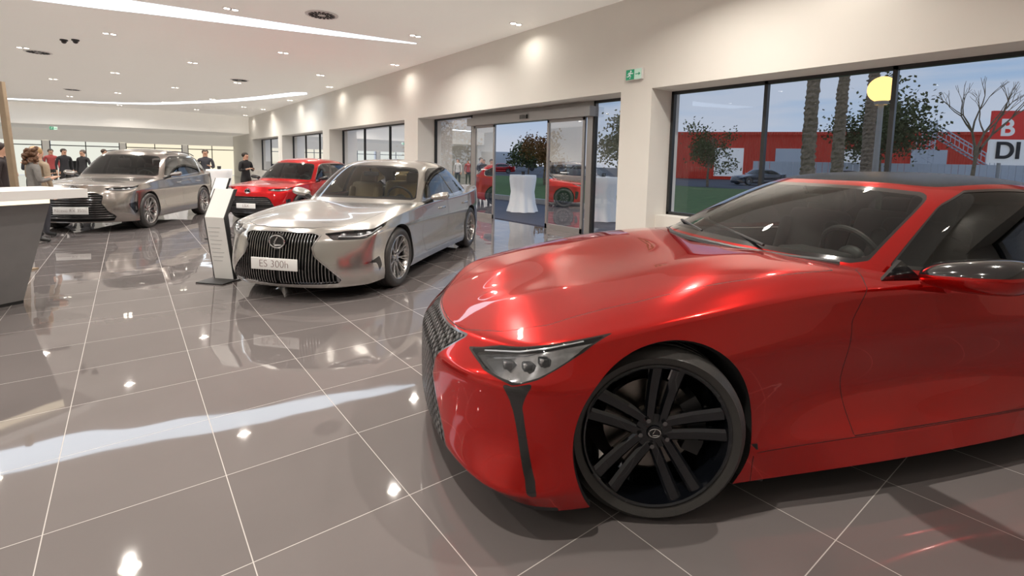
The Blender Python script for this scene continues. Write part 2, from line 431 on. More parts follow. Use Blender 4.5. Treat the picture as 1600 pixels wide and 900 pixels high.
# ------------------------------------------------------------------ car
def gh_net(cols):
    net=[]
    for bx,by,bz,rx,ry,rz,cx,cz in cols:
        b=Vector((bx,by,bz)); r=Vector((rx,ry,rz)); c=Vector((cx,0,cz))
        m=(b+r)/2; d=(r-b); m=m+Vector((-.012 if by<.3 else 0,.018 if by>.3 else 0,.018)); r0=b-d*.16
        if by==0: m.y=0
        r4=r.lerp(c,.42); r4.z=rz+(cz-rz)*.72
        net.append([tuple(r0),tuple(b),tuple(m),tuple(r),tuple(r4),tuple(c)])
    return net
def gen_net(P):
    W=P['W'];xn=P['xn'];net=[]
    hood=lambda x:np.interp(x,[a for a,b in P['top']],[b for a,b in P['top']])
    zs=lambda x:np.interp(x,[a for a,b in P['zs']],[b for a,b in P['zs']])
    fo=P['fo'];fz=P['fz'];sw=P['sweep']
    for c in range(4):
        y0=[0,.30,.60,.86][c]*W; dx=sw*[0,.06,.28,1][c]
        col=[(xn+fo[r]+dx,y0*[.98,1,.99,.97,.96][r],fz[r]-(0 if r<4 else [0,.0,.01,.03][c])) for r in range(5)]
        xe=P['xc'][c]; s4=col[4]
        for k,(q,yy) in enumerate(((.38,.78),(.72,.42),(1,0))):
            x=s4[0]+(xe-s4[0])*q; z=s4[2]+(hood(xe)-s4[2])*[.5,.85,1][k]
            col.append((x,y0*yy,z))
        net.append(col)
    zr=P['zr']
    for i,x in enumerate(P['xs']):
        wy=P.get('ws',[.94,.98]+[1]*30)[i]
        t=hood(x); s_=zs(x)
        col=[(x,W*wy*P['wr'][r],zr[r]) for r in range(4)]+[(x,W*wy*P['wr'][4],s_)]
        off=[.30,.5,.6] if i<3 else [0,0,0]
        if i<3: off=[a*(1-i/3.)*.6 for a in off]
        col+=[(x+off[0],W*wy*.80,s_+(t-s_)*.6),(x+off[1],W*wy*.46,s_+(hood(x+off[1])-s_)*.95),(x+off[2],0,hood(x+off[2]))]
        net.append(col)
    xt=P['xt'];ro=P['ro'];rz=P['rz']
    for c in range(3):
        y0=[.84,.48,0][c]*W; dx=-P['rsweep']*[1,.25,0][c]
        col=[(xt+ro[r]+dx,y0,rz[r]) for r in range(5)]
        for k,(q,yy) in enumerate(((.4,.78),(.7,.42),(1,0))):
            col.append((col[4][0]-[.18,.12,.08][c]*q,y0*yy,rz[4]+.01*q))
        net.append(col)
    return net
def build_car(C):
    e=empty('car',C['loc'],C['ang'],C.get('scale',1)); top(e,C['label'],'car',C.get('group'))
    W=C['W'];wb=C['wb'];n=C['n'];R=C['R'];paint=C['paint'];lo=C.get('low',False);ax0=C.get('ax',0.)
    S=Sheet(C['net'],n,cr=C.get('cr'),sharp=C.get('csharp',.5)); F=S.F
    g=C['gh']; G=Sheet(gh_net(g),n)
    ar=R+C.get('archgap',.035)
    for x0 in (ax0,wb):
        _,F=S.split(F,lambda x,y,z,s,t:np.maximum(np.hypot(x-x0,z-R-.005)-ar,.55*W-y))
        nb=sorted([(math.atan2(d[2]-R,d[0]-x0),d) for d in S.D if abs(math.hypot(d[0]-x0,d[2]-R-.005)-ar)<2e-4 and d[1]>.6*W],key=lambda q:(q[0]+pi/2)%(2*pi))
        if nb:
            vs=[];K=len(nb)
            for a,d in nb: vs+= [(d[0],d[1]-.001,d[2]),(d[0]-(d[0]-x0)*.03,d[1]-.02,d[2]-(d[2]-R)*.03),(d[0],.5*W,d[2])]
            fs=[]
            for i in range(K-1):
                for k in range(2): fs.append((i*3+k,i*3+k+1,i*3+4+k,i*3+3+k))
            for sd in (1,-1):
                L=MB(); L.add([(a,sd*b,c) for a,b,c in vs],[f if sd>0 else f[::-1] for f in fs])
                L.build('wheel_arch_liner',[M['liner']],e,fix=False)
    base=[(c[0],c[1]) for c in g]; cx=(g[0][0]+g[-1][0])/2
    hole=[(cx+(x-cx)*.955,y*.93) for x,y in base]; hole+= [(x,-y) for x,y in reversed(hole)]
    _,F=S.split(F,lambda x,y,z,s,t:np.maximum(psdf(hole,x,y),4.2-s))
    for ft in C['feats']:
        inn,F=S.split(F,ft['fn'])
        if not inn: continue
        if ft.get('ring'):
            wdt,rm=ft['ring']; core,rg=S.split(inn,lambda x,y,z,s,t:ft['fn'](x,y,z,s,t)+wdt)
            groups=[(core,ft['mat']),(rg,rm)]
            if ft.get('lensed'):
                A=np.array(S.D)
                for sd in (-1,1):
                    h=mk(ft['name'],S,[(core,M['lens']),(rg,rm)],e,(sd,)); mk('lamp_bowl',S,[(core,ft['mat'])],h,(sd,),-.035)
                    for (tt,ss) in ft['lensed']:
                        q=MB()
                        k=int(np.argmin((A[:,7]-tt)**2+(A[:,6]-ss)**2*.5)); d=S.D[k]; pr_=ft.get('pr',.02)
                        q.rbox((d[0]-.022*d[3],sd*(d[1]-.022*d[4]),d[2]-.022*d[5]),(pr_*1.6,pr_*1.6,pr_*1.3),pr_*.3)
                        q.build('lamp_projector',[ft.get('pmat',M['proj'])],h)
                    if ft.get('drl'):
                        q=MB(); P=[]
                        for (tt,ss) in ft['drl']:
                            k=int(np.argmin((A[:,7]-tt)**2+(A[:,6]-ss)**2)); d=S.D[k]; P.append((d[0]-.006*d[3],sd*(d[1]-.006*d[4]),d[2]-.006*d[5]))
                        q.tube(P,ft.get('dr',.008),6); q.build('daylight_strip',[M['drl']],h)
                continue
            if ft.get('push'):
                mk(ft['name'],S,[(core,ft['mat'])],e,push=ft['push']); mk(ft.get('ringname','chrome_trim'),S,[(rg,rm)],e,push=.004); continue
        else: groups=[(inn,ft['mat'])]
        if ft.get('lr'):
            for sd in (-1,1): mk(ft['name'],S,groups,e,(sd,),ft.get('push',0),ft.get('label'))
        else: mk(ft['name'],S,groups,e,(1,-1),ft.get('push',0),ft.get('label'))
    mk('body',S,[(F,paint)],e)
    GF=G.F
    def pol(pts): 
        q=[(a*.4,b*.22) for a,b in pts]; return lambda x,y,z,s,t:psdf(q,t*.4,s*.22)
    nC=len(g)-1
    ws=pol(C.get('ws',[(-1,.95),(2.75,.95),(3.02,1.1),(2.95,2.7),(2.7,2.86),(-1,2.9)]))
    inn,GF=G.split(GF,ws); core,rg=G.split(inn,lambda *a:ws(*a)+.03)
    mk('windshield',G,[(core,M['autoglass']),(rg,M['gloss'])],e)
    sw=pol(C['sw']); inn,GF=G.split(GF,lambda *a:sw(*a)-.02)
    glassf,rg=G.split(inn,lambda *a:sw(*a))
    for bp in C.get('bp',[]):
        bf,glassf=G.split(glassf,pol(bp))
        for sd in (-1,1): mk('window_pillar',G,[(bf,M['gloss'])],e,(sd,),push=.001)
    for sd in (-1,1):
        mk('side_window',G,[(glassf,C.get('sglass',M['autoglassd']))],e,(sd,)); mk('window_trim',G,[(rg,C.get('wtrim',M['chrome']))],e,(sd,),push=.003)
    rw=pol(C['rw']); inn,GF=G.split(GF,rw); mk('rear_window',G,[(inn,M['autoglassd'])],e)
    rf,GF=G.split(GF,lambda x,y,z,s,t:3.12-s)
    mk('roof',G,[(rf,C.get('roofmat',paint))],e,label=C.get('rooflabel'))
    mk('roof_pillar',G,[(GF,paint)],e)
    st=C['style'];w=C['w']
    yo=C.get('wy',.975)*W
    for (x,rot) in ((ax0,C.get('rot',0)),(wb,.3)):
        for sd in (-1,1): add_wheel(e,C['wkey'],x,sd*yo,R,w,C['rr'],st,C['rimmat'],rot if sd<0 else 0,C.get('steer',0) if x==ax0 else 0)
    u=MB(); u.box(((wb)/2,0,.24),(wb-2*ar+.02,1.5*W,.16)); u.box((-.25,0,.30),(.75,1.0*W,.24)); u.box((wb+.2,0,.34),(.9,1.05*W,.24))
    u.build('underbody',[M['liner']],e,smooth=False)
    zb=C['zb']; x0=g[3][0]
    t=MB(); t.box((wb/2+.25,0,.36),(2.1,1.45*W,.04))
    t.build('cabin_floor',[M['intdark']],e,smooth=False)
    d=MB(); d.rbox((x0-.02,0,zb-.10),(.36,1.45*W,.22),.05); d.rbox((x0+.12,-.36,zb+.0),(.2,.36,.09),.03); d.rbox((x0+.5,0,zb-.38),(1.1,.24,.22),.04)
    d.build('dashboard',[M['intdark']],e)
    if not lo:
        for sy_ in (-.37,.37):
            sx=C['seatx']
            Rb=Matrix.Rotation(.28,3,'Y')
            s=MB(); s.rbox((sx-.22,sy_,zb-.42),(.52,.5,.16),.06); s.rbox((sx+.08,sy_,zb-.10),(.14,.48,.62),.06,0,Rb); s.rbox((sx+.20,sy_,zb+.26+C.get('hr',0)),(.10,.26,.18),.045,0,Rb)
            for q in (-.2,.2): s.rbox((sx+.04,sy_+q,zb-.12),(.18,.09,.5),.04,0,Rb)
            s.build('seat',[C['seatmat']],e)
        s=MB(); s.rbox((wb-.35,0,zb-.36),(.5,1.3,.16),.06); s.rbox((wb-.08,0,zb-.08),(.14,1.3,.55),.06,0,Matrix.Rotation(.35,3,'Y'))
        for q in (-.38,.38): s.rbox((wb+.04,q,zb+.22),(.09,.24,.14),.04)
        s.build('rear_seat',[C['seatmat']],e)
    sw_=MB(); c=Vector((x0+.38,-.37,zb+.0)); ax=Vector((math.cos(.42),0,math.sin(.42))); up=Vector((-math.sin(.42),0,math.cos(.42))); rt=Vector((0,1,0))
    sw_.tube([c+.18*(math.cos(a)*rt+math.sin(a)*up) for a in [2*pi*k/32 for k in range(33)]],.016,8,0,caps=False)
    sw_.ball(c,(.04,.08,.06)); sw_.tube([c-rt*.17,c+rt*.17],.014); sw_.tube([c,c-up*.17],.014); sw_.tube([c,c-ax*.25],.03)
    sw_.build('steering_wheel',[M['intdark']],e)
    r=MB(); r.rbox((C['rvm'][0],0,C['rvm'][1]),(.03,.22,.06),.012); r.tube([(C['rvm'][0],0,C['rvm'][1]+.02),(C['rvm'][0]-.03,0,C['rvm'][1]+.07)],.01); r.build('interior_mirror',[M['intdark']],e)
    k=C.get('mirk',1)
    for sd in (-1,1):
        mx,my,mz=C['mir']
        if sd>0 and C.get('mirfold'): mx+=.24; my-=.10; mz-=.05
        m=MB(); Rm=Matrix.Rotation(sd*-.12 if not(sd>0 and C.get('mirfold')) else -1.1,3,'Z')
        bm=bmesh.new(); bmesh.ops.create_icosphere(bm,subdivisions=4,radius=1); vs=[]
        bm.verts.index_update()
        for v in bm.verts:
            x,y,z=v.co; yo_=y*sd
            mlen=max(abs(y),abs(z),1e-3); sq=(1/ max(mlen,.75))**.45; y2=max(-1,min(1,y*sq)); z2=max(-1,min(1,z*sq))
            if x>.35: x=.35+(x-.35)*.15
            tp=.62+.38*(yo_*.5+.5)
            yy=y2*.125*k; zz=z2*.068*k*tp*(1 if z>0 else .8)+.018*k*yo_
            vs.append(Rm@Vector((x*.11*k*(.8+.2*tp),yy,zz))+Vector((mx,sd*my,mz)))
        fa=[];fb=[]
        for f in bm.faces:
            cc=f.calc_center_median(); ix=[q.index for q in f.verts]
            (fb if (C.get('mircap') and cc.z>.12) else fa).append(ix)
        o_=len(m.v); m.add(vs,fa,0); m.f+=[tuple(i+o_ for i in f) for f in fb]; m.m+=[2]*len(fb); bm.free()
        m.tube([(mx-.02,sd*(my-.09),mz-.04*k),(mx-.03,sd*(my-.19),mz-.085),(mx-.04,sd*(my-.27),mz-.11)],[.034,.024,.032],10,1)
        m.build('side_mirror',[C.get('mirmat',paint),C.get('armmat',M['gloss']),M['gloss']],e,angle=60)
    def fx(y,z,off=0.):
        h=S.bvh.ray_cast(Vector((-3,abs(y),z)),Vector((1,0,0)))
        return (h[0].x if h[0] is not None else C['nose'])+off
    if C.get('bars'):
        b=C['bars']; m=MB(); poly=b['poly']
        for k_ in range(-b['n'],b['n']+1):
            y=k_*b['pitch']; zl=np.linspace(b['z0'],b['z1'],60); ins=psdf(poly,np.full(60,abs(y)),zl)<-.012
            run=[z for z,i in zip(zl,ins) if i]
            if len(run)<3: continue
            pts=[(fx(y,z,.004),y,z) for z in run[::4]+[run[-1]]]
            vs=[]
            for (px,py,pz) in pts: vs+=[(px+.03,py-.006,pz),(px,py-.004,pz),(px,py+.004,pz),(px+.03,py+.006,pz)]
            fs=[]
            for i in range(len(pts)-1):
                for q in range(3): fs.append((i*4+q,i*4+q+1,i*4+5+q,i*4+4+q))
            m.add(vs,fs)
        for z in b.get('h',[]):
            yy=[y for y in np.linspace(-.75,.75,61) if psdf(poly,np.array([abs(y)]),np.array([z]))[0]<-.01]
            if len(yy)>2: m.tube([(fx(y,z,.002),y,z) for y in yy],.006,6)
        m.build('grille_bars',[b['mat']],e,angle=60)
    if C.get('emb'):
        z,r=C['emb']; m=MB(); x=fx(0,z,-.012); m.tube([(x+.02,0,z),(x+.002,0,z)],r*1.0,24,1); emblem_mesh(m,(x-.004,0,z),(0,-1,0),(0,0,1),r); m.build('emblem',[M['chrome'],M['gloss']],e)
    if C.get('plate'):
        tx,z,wd,hh,ts=C['plate']; x=fx(0,z,-.03); m=MB(); m.rbox((x,0,z),(.012,wd,hh),.004)
        p=m.build('display_plate',[M['plate']],e,label='white plate with thin dark lettering')
        text('plate_lettering',tx,ts,M['ink'],p,frame_m((x-.007,0,z),(0,-1,0),(0,0,1),(-1,0,0)),bold=-.0022)
    if C.get('rails'):
        for sd in(-1,1):
            m=MB(); pts=[]
            for tt in np.linspace(4.2,8,10):
                i=int(tt); f=tt-i; a=g[i]; bb=g[min(i+1,nC)]
                pts.append((a[3]*(1-f)+bb[3]*f,sd*((a[4]*(1-f)+bb[4]*f)-.02),(a[5]*(1-f)+bb[5]*f)+.045))
            m.tube(pts,.013,8); m.build('roof_rail',[M['dchrome']],e)
    for ex in C.get('extra',[]): ex(e,fx,S,G)
    return e
def sidepoly(poly,W,smax=4.9,lo=.62):
    return lambda x,y,z,s,t:np.maximum(np.maximum(psdf(poly,x,z),lo*W-y),(s-smax)*.3)
def tspoly(pts,a=.25,b=.15):
    q=[(u*a,v*b) for u,v in pts]; return lambda x,y,z,s,t:psdf(q,t*a,s*b)
def yzpoly(poly,tmax=4):
    return lambda x,y,z,s,t:np.maximum(psdf(poly,y,z),(t-tmax)*.3)
def sym(poly): return poly+[(-y,z) for y,z in reversed(poly)]

# ---- red coupe
lc=[
[(-.76,0,.13),(-.83,0,.20),(-.835,0,.36),(-.83,0,.54),(-.725,0,.655),(-.64,0,.688),(-.57,0,.712),(-.50,0,.74)],
[(-.75,.25,.13),(-.82,.25,.20),(-.825,.25,.36),(-.82,.25,.54),(-.71,.26,.662),(-.60,.21,.700),(-.50,.12,.737),(-.42,0,.765)],
[(-.70,.50,.13),(-.78,.53,.20),(-.765,.51,.36),(-.755,.50,.555),(-.61,.52,.69),(-.51,.42,.735),(-.40,.22,.777),(-.30,0,.80)],
[(-.59,.78,.12),(-.67,.825,.20),(-.63,.765,.37),(-.62,.755,.58),(-.50,.76,.725),(-.37,.60,.78),(-.27,.32,.828),(-.16,0,.842)],
[(-.47,.895,.12),(-.51,.935,.21),(-.49,.89,.38),(-.48,.88,.60),(-.39,.845,.76),(-.25,.69,.818),(-.12,.38,.862),(0,0,.873)],
[(-.34,.93,.13),(-.34,.955,.22),(-.33,.945,.38),(-.31,.94,.61),(-.24,.89,.79),(-.08,.72,.862),(.06,.42,.90),(.16,0,.90)],
[(-.1,.94,.13),(-.1,.965,.25),(-.08,.97,.42),(-.05,.97,.665),(.0,.92,.835),(.14,.745,.905),(.24,.45,.94),(.32,0,.935)],
[(.3,.94,.13),(.3,.96,.25),(.3,.96,.42),(.3,.96,.67),(.32,.92,.868),(.38,.755,.95),(.44,.45,.977),(.5,0,.97)],
[(.7,.965,.14),(.7,.95,.27),(.7,.895,.45),(.7,.92,.69),(.7,.89,.90),(.7,.76,.98),(.7,.45,1.01),(.7,0,1.003)],
[(1.1,.99,.15),(1.1,.955,.27),(1.1,.87,.45),(1.1,.905,.69),(1.1,.89,.92),(1.1,.77,.995),(1.1,.45,1.02),(1.1,0,1.02)],
[(1.6,.99,.15),(1.6,.95,.28),(1.6,.86,.45),(1.6,.91,.70),(1.6,.90,.91),(1.6,.79,.96),(1.6,.45,.98),(1.6,0,.98)],
[(2.1,.975,.15),(2.1,.945,.28),(2.1,.885,.47),(2.1,.93,.72),(2.1,.91,.91),(2.1,.79,.97),(2.1,.45,.98),(2.1,0,.98)],
[(2.55,.94,.15),(2.55,.94,.28),(2.55,.93,.47),(2.55,.955,.72),(2.55,.93,.91),(2.55,.78,.98),(2.55,.45,1.),(2.55,0,1.)],
[(2.95,.93,.16),(2.95,.95,.28),(2.95,.96,.5),(2.95,.97,.74),(2.95,.93,.93),(2.95,.76,.99),(2.95,.4,1.),(2.95,0,1.)],
[(3.35,.90,.18),(3.35,.93,.3),(3.35,.93,.5),(3.35,.92,.75),(3.35,.86,.94),(3.35,.7,.99),(3.35,.38,1.),(3.35,0,1.)],
[(3.6,.78,.2),(3.65,.82,.3),(3.66,.82,.5),(3.64,.80,.75),(3.6,.76,.95),(3.5,.6,.99),(3.5,.35,1.),(3.5,0,1.)],
[(3.74,.45,.2),(3.8,.47,.3),(3.83,.47,.5),(3.82,.46,.78),(3.78,.44,.97),(3.7,.35,1.),(3.65,.2,1.),(3.62,0,1.)],
[(3.78,0,.2),(3.83,0,.3),(3.86,0,.5),(3.85,0,.78),(3.82,0,.98),(3.78,0,1.),(3.74,0,1.01),(3.70,0,1.01)]]
lcg=[(.85,0,1.025,1.72,0,1.385,2.05,1.44),(.89,.35,1.02,1.74,.30,1.385,2.12,1.445),(1.0,.60,1.01,1.80,.46,1.375,2.22,1.45),(1.2,.76,.99,1.92,.57,1.36,2.32,1.45),
(1.42,.83,.955,2.06,.61,1.375,2.42,1.45),(1.85,.84,.94,2.30,.62,1.39,2.58,1.45),(2.4,.83,.95,2.62,.61,1.38,2.78,1.44),(2.95,.76,.97,2.95,.57,1.34,2.96,1.41),
(3.2,.63,.99,3.1,.48,1.28,3.1,1.36),(3.34,.33,1.0,3.18,.26,1.25,3.18,1.32),(3.40,0,1.01,3.22,0,1.24,3.24,1.29)]
W=.96
door=[(.99,.265),(.965,.5),(.985,.78),(1.08,.93),(1.25,1.1),(2.42,1.1),(2.47,.75),(2.38,.42),(2.3,.265)]
hoodpl=[(-.75,0),(-.69,.34),(-.54,.55),(-.37,.675),(0,.74),(.5,.765),(1.0,.775),(1.02,.70),(.86,.55),(.76,0)]
hoodfn=lambda x,y,z,s,t:np.maximum(psdf(hoodpl+[(x_,-y_) for x_,y_ in reversed(hoodpl[1:-1])],x,y),(4.0-s)*.1)
LCF=[
 dict(name='grille',fn=tspoly([(-1,.6),(2.15,.65),(1.75,1.4),(1.15,2.45),(1.35,3.2),(1.62,3.93),(-1,3.93)]),mat=M['lcgrille'],ring=(.010,M['dchrome'])),
 dict(name='headlight',fn=tspoly([(1.85,3.62),(2.5,3.90),(3.4,4.03),(5.25,4.08),(4.6,3.68),(3.95,3.22),(3.4,3.02),(2.6,3.22)]),mat=M['lampin'],ring=(.007,M['gloss']),lensed=[(2.9,3.52),(3.35,3.54),(3.8,3.64)],drl=[(2.3,3.68),(3.0,3.84),(3.8,3.95),(4.6,4.0)],pr=.025,dr=.004),
 dict(name='bumper_vent',fn=tspoly([(3.12,3.05),(3.40,3.0),(3.88,3.14),(3.66,2.70),(3.75,2.3),(4.04,1.3),(4.12,.95),(3.92,.92),(3.60,2.1),(3.42,2.7)]),mat=M['gloss'],lr=True),
 dict(name='tail_light',fn=lambda x,y,z,s,t:np.maximum(np.maximum(.62-z,z-.82),np.maximum(3.45-x,.3-y)),mat=M['tail'],lr=True),
 dict(name='hood',fn=hoodfn,mat=M['redpaint'],ring=(.004,M['gap'])),
 dict(name='door',fn=sidepoly(door,W,5.0),mat=M['redpaint'],ring=(.004,M['gap']),lr=True),
 dict(name='side_sill',fn=lambda x,y,z,s,t:np.maximum(np.maximum(z-.262,.62*W-y),np.maximum(.45-x,x-2.47)),mat=M['redpaint'],ring=(.003,M['gap']),lr=True),
 dict(name='front_splitter',fn=lambda x,y,z,s,t:np.maximum(z-.145,x+.40),mat=M['trim']),
]
def lc_extra(e,fx,S,G):
    c=MB(); pts=[(.78,0),(.84,.3),(.97,.55),(1.12,.70)]
    allp=[(x,-y) for x,y in reversed(pts[1:])]+pts
    c.tube([(x,y,1.012-.03*abs(y)) for x,y in allp],.022,8); c.build('cowl_panel',[M['trim']],e)
    w=MB(); w.tube([(.92,-.42,1.045),(1.0,.0,1.085),(1.08,.28,1.10)],.008,6); w.build('wiper',[M['trim']],e)
    w=MB(); w.tube([(.92,.1,1.05),(1.02,.45,1.075),(1.12,.62,1.06)],.008,6); w.build('wiper',[M['trim']],e)
    for sd in (-1,1):
        k=MB(); k.prism([(.445,sd*.86,.14),(.445,sd*.945,.14),(.52,sd*.945,.12),(.52,sd*.86,.12)],[(.43,sd*.86,.30),(.435,sd*.95,.30),(.47,sd*.955,.30),(.47,sd*.86,.30)]); k.build('mud_guard',[M['trim']],e,smooth=False)
        q=MB(); q.prism([(1.20,sd*.855,.945),(1.44,sd*.858,.945),(1.34,sd*.83,1.03)],[(1.20,sd*.84,.945),(1.44,sd*.84,.945),(1.34,sd*.81,1.03)]); q.build('mirror_base',[M['gloss']],e,smooth=False)
LC=dict(loc=(1.977,1.968,0),ang=math.atan2(-.388,.922),W=W,wb=2.87,n=8,R=.368,w=.245,rr=.300,net=lc,gh=lcg,paint=M['redpaint'],feats=LCF,nose=-.86,cr={1:.25,3:.3,4:.25,6:.3},csharp=.65,ax=.045,steer=math.radians(-16),sglass=M['coupeglass'],
 sw=[(3.5,1.12),(3.45,2.4),(4.0,2.82),(6.8,2.82),(7.8,2.3),(7.5,1.12)],rw=[(8.2,1.2),(8.4,2.75),(11,2.8),(11,1.1)],wtrim=M['gloss'],roofmat=M['carbon'],rooflabel='black carbon fibre roof panel',
 style=dict(n=5,lin=True,sp=[(-.60,-.165,.044,.058),(.60,.165,.044,.058)],rot=-.14),rimmat=M['bladerim'],wkey='lc',zb=.96,seatx=1.98,seatmat=M['seatblack'],rvm=(1.62,1.27),
 mir=(1.46,1.06,.995),mirmat=M['redpaint'],mirk=1.5,mircap=True,mirfold=True,armmat=M['redpaint'],extra=[lc_extra],wy=.968,rot=0,
 label='glossy red sports coupe with black wheels and black roof',cat='car',archgap=.034)
build_car(LC)

# ---- generic cars
def sedan():
    P=dict(W=.93,xn=-.96,fo=[.06,.0,.0,.04,.12],fz=[.15,.24,.44,.64,.76],sweep=.33,xc=[-.62,-.5,-.36,-.2],
     top=[(-1,.76),(-.6,.825),(0,.895),(.5,.955),(1,.95),(2.6,.95),(3.1,1.0),(3.5,1.04),(4,1.04)],zs=[(-.6,.725),(-.3,.78),(0,.83),(.6,.885),(1.2,.91),(2.5,.93),(3.2,.97),(4,.98)],
     xs=[-.50,-.30,0,.35,.7,1.1,1.6,2.1,2.55,2.9,3.35],ws=[.965,.985,1,1,.985,.975,.975,.98,.995,1,.965],wr=[.95,.99,.965,.985,.94],zr=[.17,.28,.46,.70],
     xt=4.0,ro=[-.06,-.01,0,-.02,-.04],rz=[.22,.34,.55,.8,1.03],rsweep=.3)
    return gen_net(P)
esg=[(.42,0,.97,1.17,0,1.415,1.45,1.465),(.46,.36,.965,1.19,.29,1.41,1.5,1.47),(.58,.6,.955,1.24,.46,1.40,1.58,1.475),(.8,.765,.935,1.36,.57,1.38,1.68,1.48),
(1.1,.82,.91,1.5,.62,1.40,1.8,1.485),(1.6,.83,.915,1.8,.64,1.41,1.95,1.485),(2.1,.83,.925,2.15,.63,1.40,2.15,1.475),(2.6,.81,.945,2.45,.60,1.365,2.35,1.45),
(3.1,.74,.98,2.65,.53,1.31,2.5,1.41),(3.35,.55,1.01,2.7,.42,1.30,2.6,1.39),(3.45,.28,1.02,2.72,.22,1.31,2.65,1.38),(3.48,0,1.03,2.73,0,1.31,2.68,1.37)]
def sf(W,d1,d2,paint,grp,hl,zt=.82,hw=.7,cowl=(.8,.7,.5,.4),xf=-.86):
    L=[]
    gp=grp['poly']
    L.append(dict(name='grille',fn=yzpoly(sym(gp),3.4),mat=M['grilledark'],ring=(grp.get('rw',.012),grp.get('rm',M['chrome'])),push=-.03,ringname='grille_surround'))
    L.append(dict(name='headlight',fn=tspoly(hl),mat=M['lampd'],ring=(.008,M['gloss']),lensed=[(2.3,3.5),(2.8,3.5),(3.3,3.56)],drl=grp['drl'],pr=.028,pmat=M['drl']))
    if 'vent' in grp: L.append(dict(name='bumper_vent',fn=tspoly(grp['vent']),mat=M['gloss'],ring=(.01,grp.get('vr',M['chrome'])),lr=True))
    hp=[(xf,0),(xf+.05,.36*W),(xf+.22,.60*W),(xf+.5,hw*W),(.1,.78*W),(cowl[0],.82*W),(cowl[1],.72*W),(cowl[2],.5*W),(cowl[3],0)]
    L.append(dict(name='hood',fn=lambda x,y,z,s,t:np.maximum(psdf(hp+[(a,-b) for a,b in reversed(hp[1:-1])],x,y),(3.9-s)*.1),mat=paint,ring=(.005,M['gap'])))
    for d in (d1,d2):
        L.append(dict(name='door',fn=sidepoly(d,W,4.9),mat=paint,ring=(.005,M['gap']),lr=True))
    L.append(dict(name='tail_light',fn=lambda x,y,z,s,t:np.maximum(np.maximum(zt-.1-z,z-zt-.06),np.maximum(grp['tx']-x,.1-y)),mat=M['tail'],lr=True))
    return L
def handle(xs,z,W):
    def f(e,fx,S,G):
        for sd in (-1,1):
            for x in xs:
                h=S.bvh.ray_cast(Vector((x,3,z)),Vector((0,-1,0))); y=h[0].y if h[0] is not None else W
                m=MB(); m.rbox((x,sd*(y+.012),z),(.2,.03,.028),.01); m.build('door_handle',[M['chrome']],e)
    return f
esgr=[(0,.725),(.36,.715),(.43,.69),(.37,.57),(.40,.49),(.54,.36),(.64,.24),(.60,.19),(0,.175)]
ESd1=[(.82,.27),(.72,.5),(.74,.8),(.80,.905),(.8,1.2),(1.73,1.2),(1.74,.9),(1.72,.5),(1.70,.27)]
ESd2=[(1.745,.27),(1.765,.5),(1.785,.9),(1.785,1.2),(2.85,1.2),(2.82,.88),(2.62,.72),(2.5,.55),(2.42,.42),(2.30,.27)]
edrl=[(2.35,3.62),(2.1,3.28),(2.8,3.20),(3.5,3.32),(4.6,3.74)]
grp=dict(poly=esgr,vent=[(2.95,1.7),(4.25,2.0),(4.45,1.3),(4.1,.9),(3.9,1.5)],tx=3.5,drl=edrl)
CR={4:.2,3:.3}
ES=dict(loc=(1.868,5.92,0),ang=math.radians(40.5),W=.93,wb=2.87,n=7,R=.345,w=.235,rr=.255,net=sedan(),gh=esg,paint=M['silver'],nose=-.96,cr=CR,csharp=.5,
 feats=sf(.93,ESd1,ESd2,M['silver'],grp,[(1.65,3.58),(2.3,3.84),(3.2,3.95),(5.2,4.05),(4.9,3.68),(3.8,3.2),(3.1,2.95),(2.0,3.05)],.86),
 sw=[(3.5,1.15),(3.6,2.5),(4.1,2.78),(6.9,2.78),(7.8,2.1),(7.85,1.15)],rw=[(8.6,1.3),(8.7,2.75),(12,2.8),(12,1.2)],bp=[[(5.15,.8),(5.0,3),(5.25,3),(5.35,.8)]],
 style=dict(n=10,sp=[(-.05,-.09,.016,.013),(.05,.09,.016,.013)],rot=.1),rimmat=M['silrim'],wkey='es',zb=.93,seatx=1.5,seatmat=M['seattan'],rvm=(1.05,1.27),mir=(.98,1.03,.99),
 bars=dict(poly=esgr,n=20,pitch=.031,z0=.17,z1=.73,mat=M['barm']),emb=(.62,.085),plate=('ES 300h',.40,.52,.12,.105),
 extra=[handle((1.5,2.55),.80,.93)],mirmat=M['silver'],label='silver beige luxury saloon with spindle grille and display plate',cat='car')
build_car(ES)

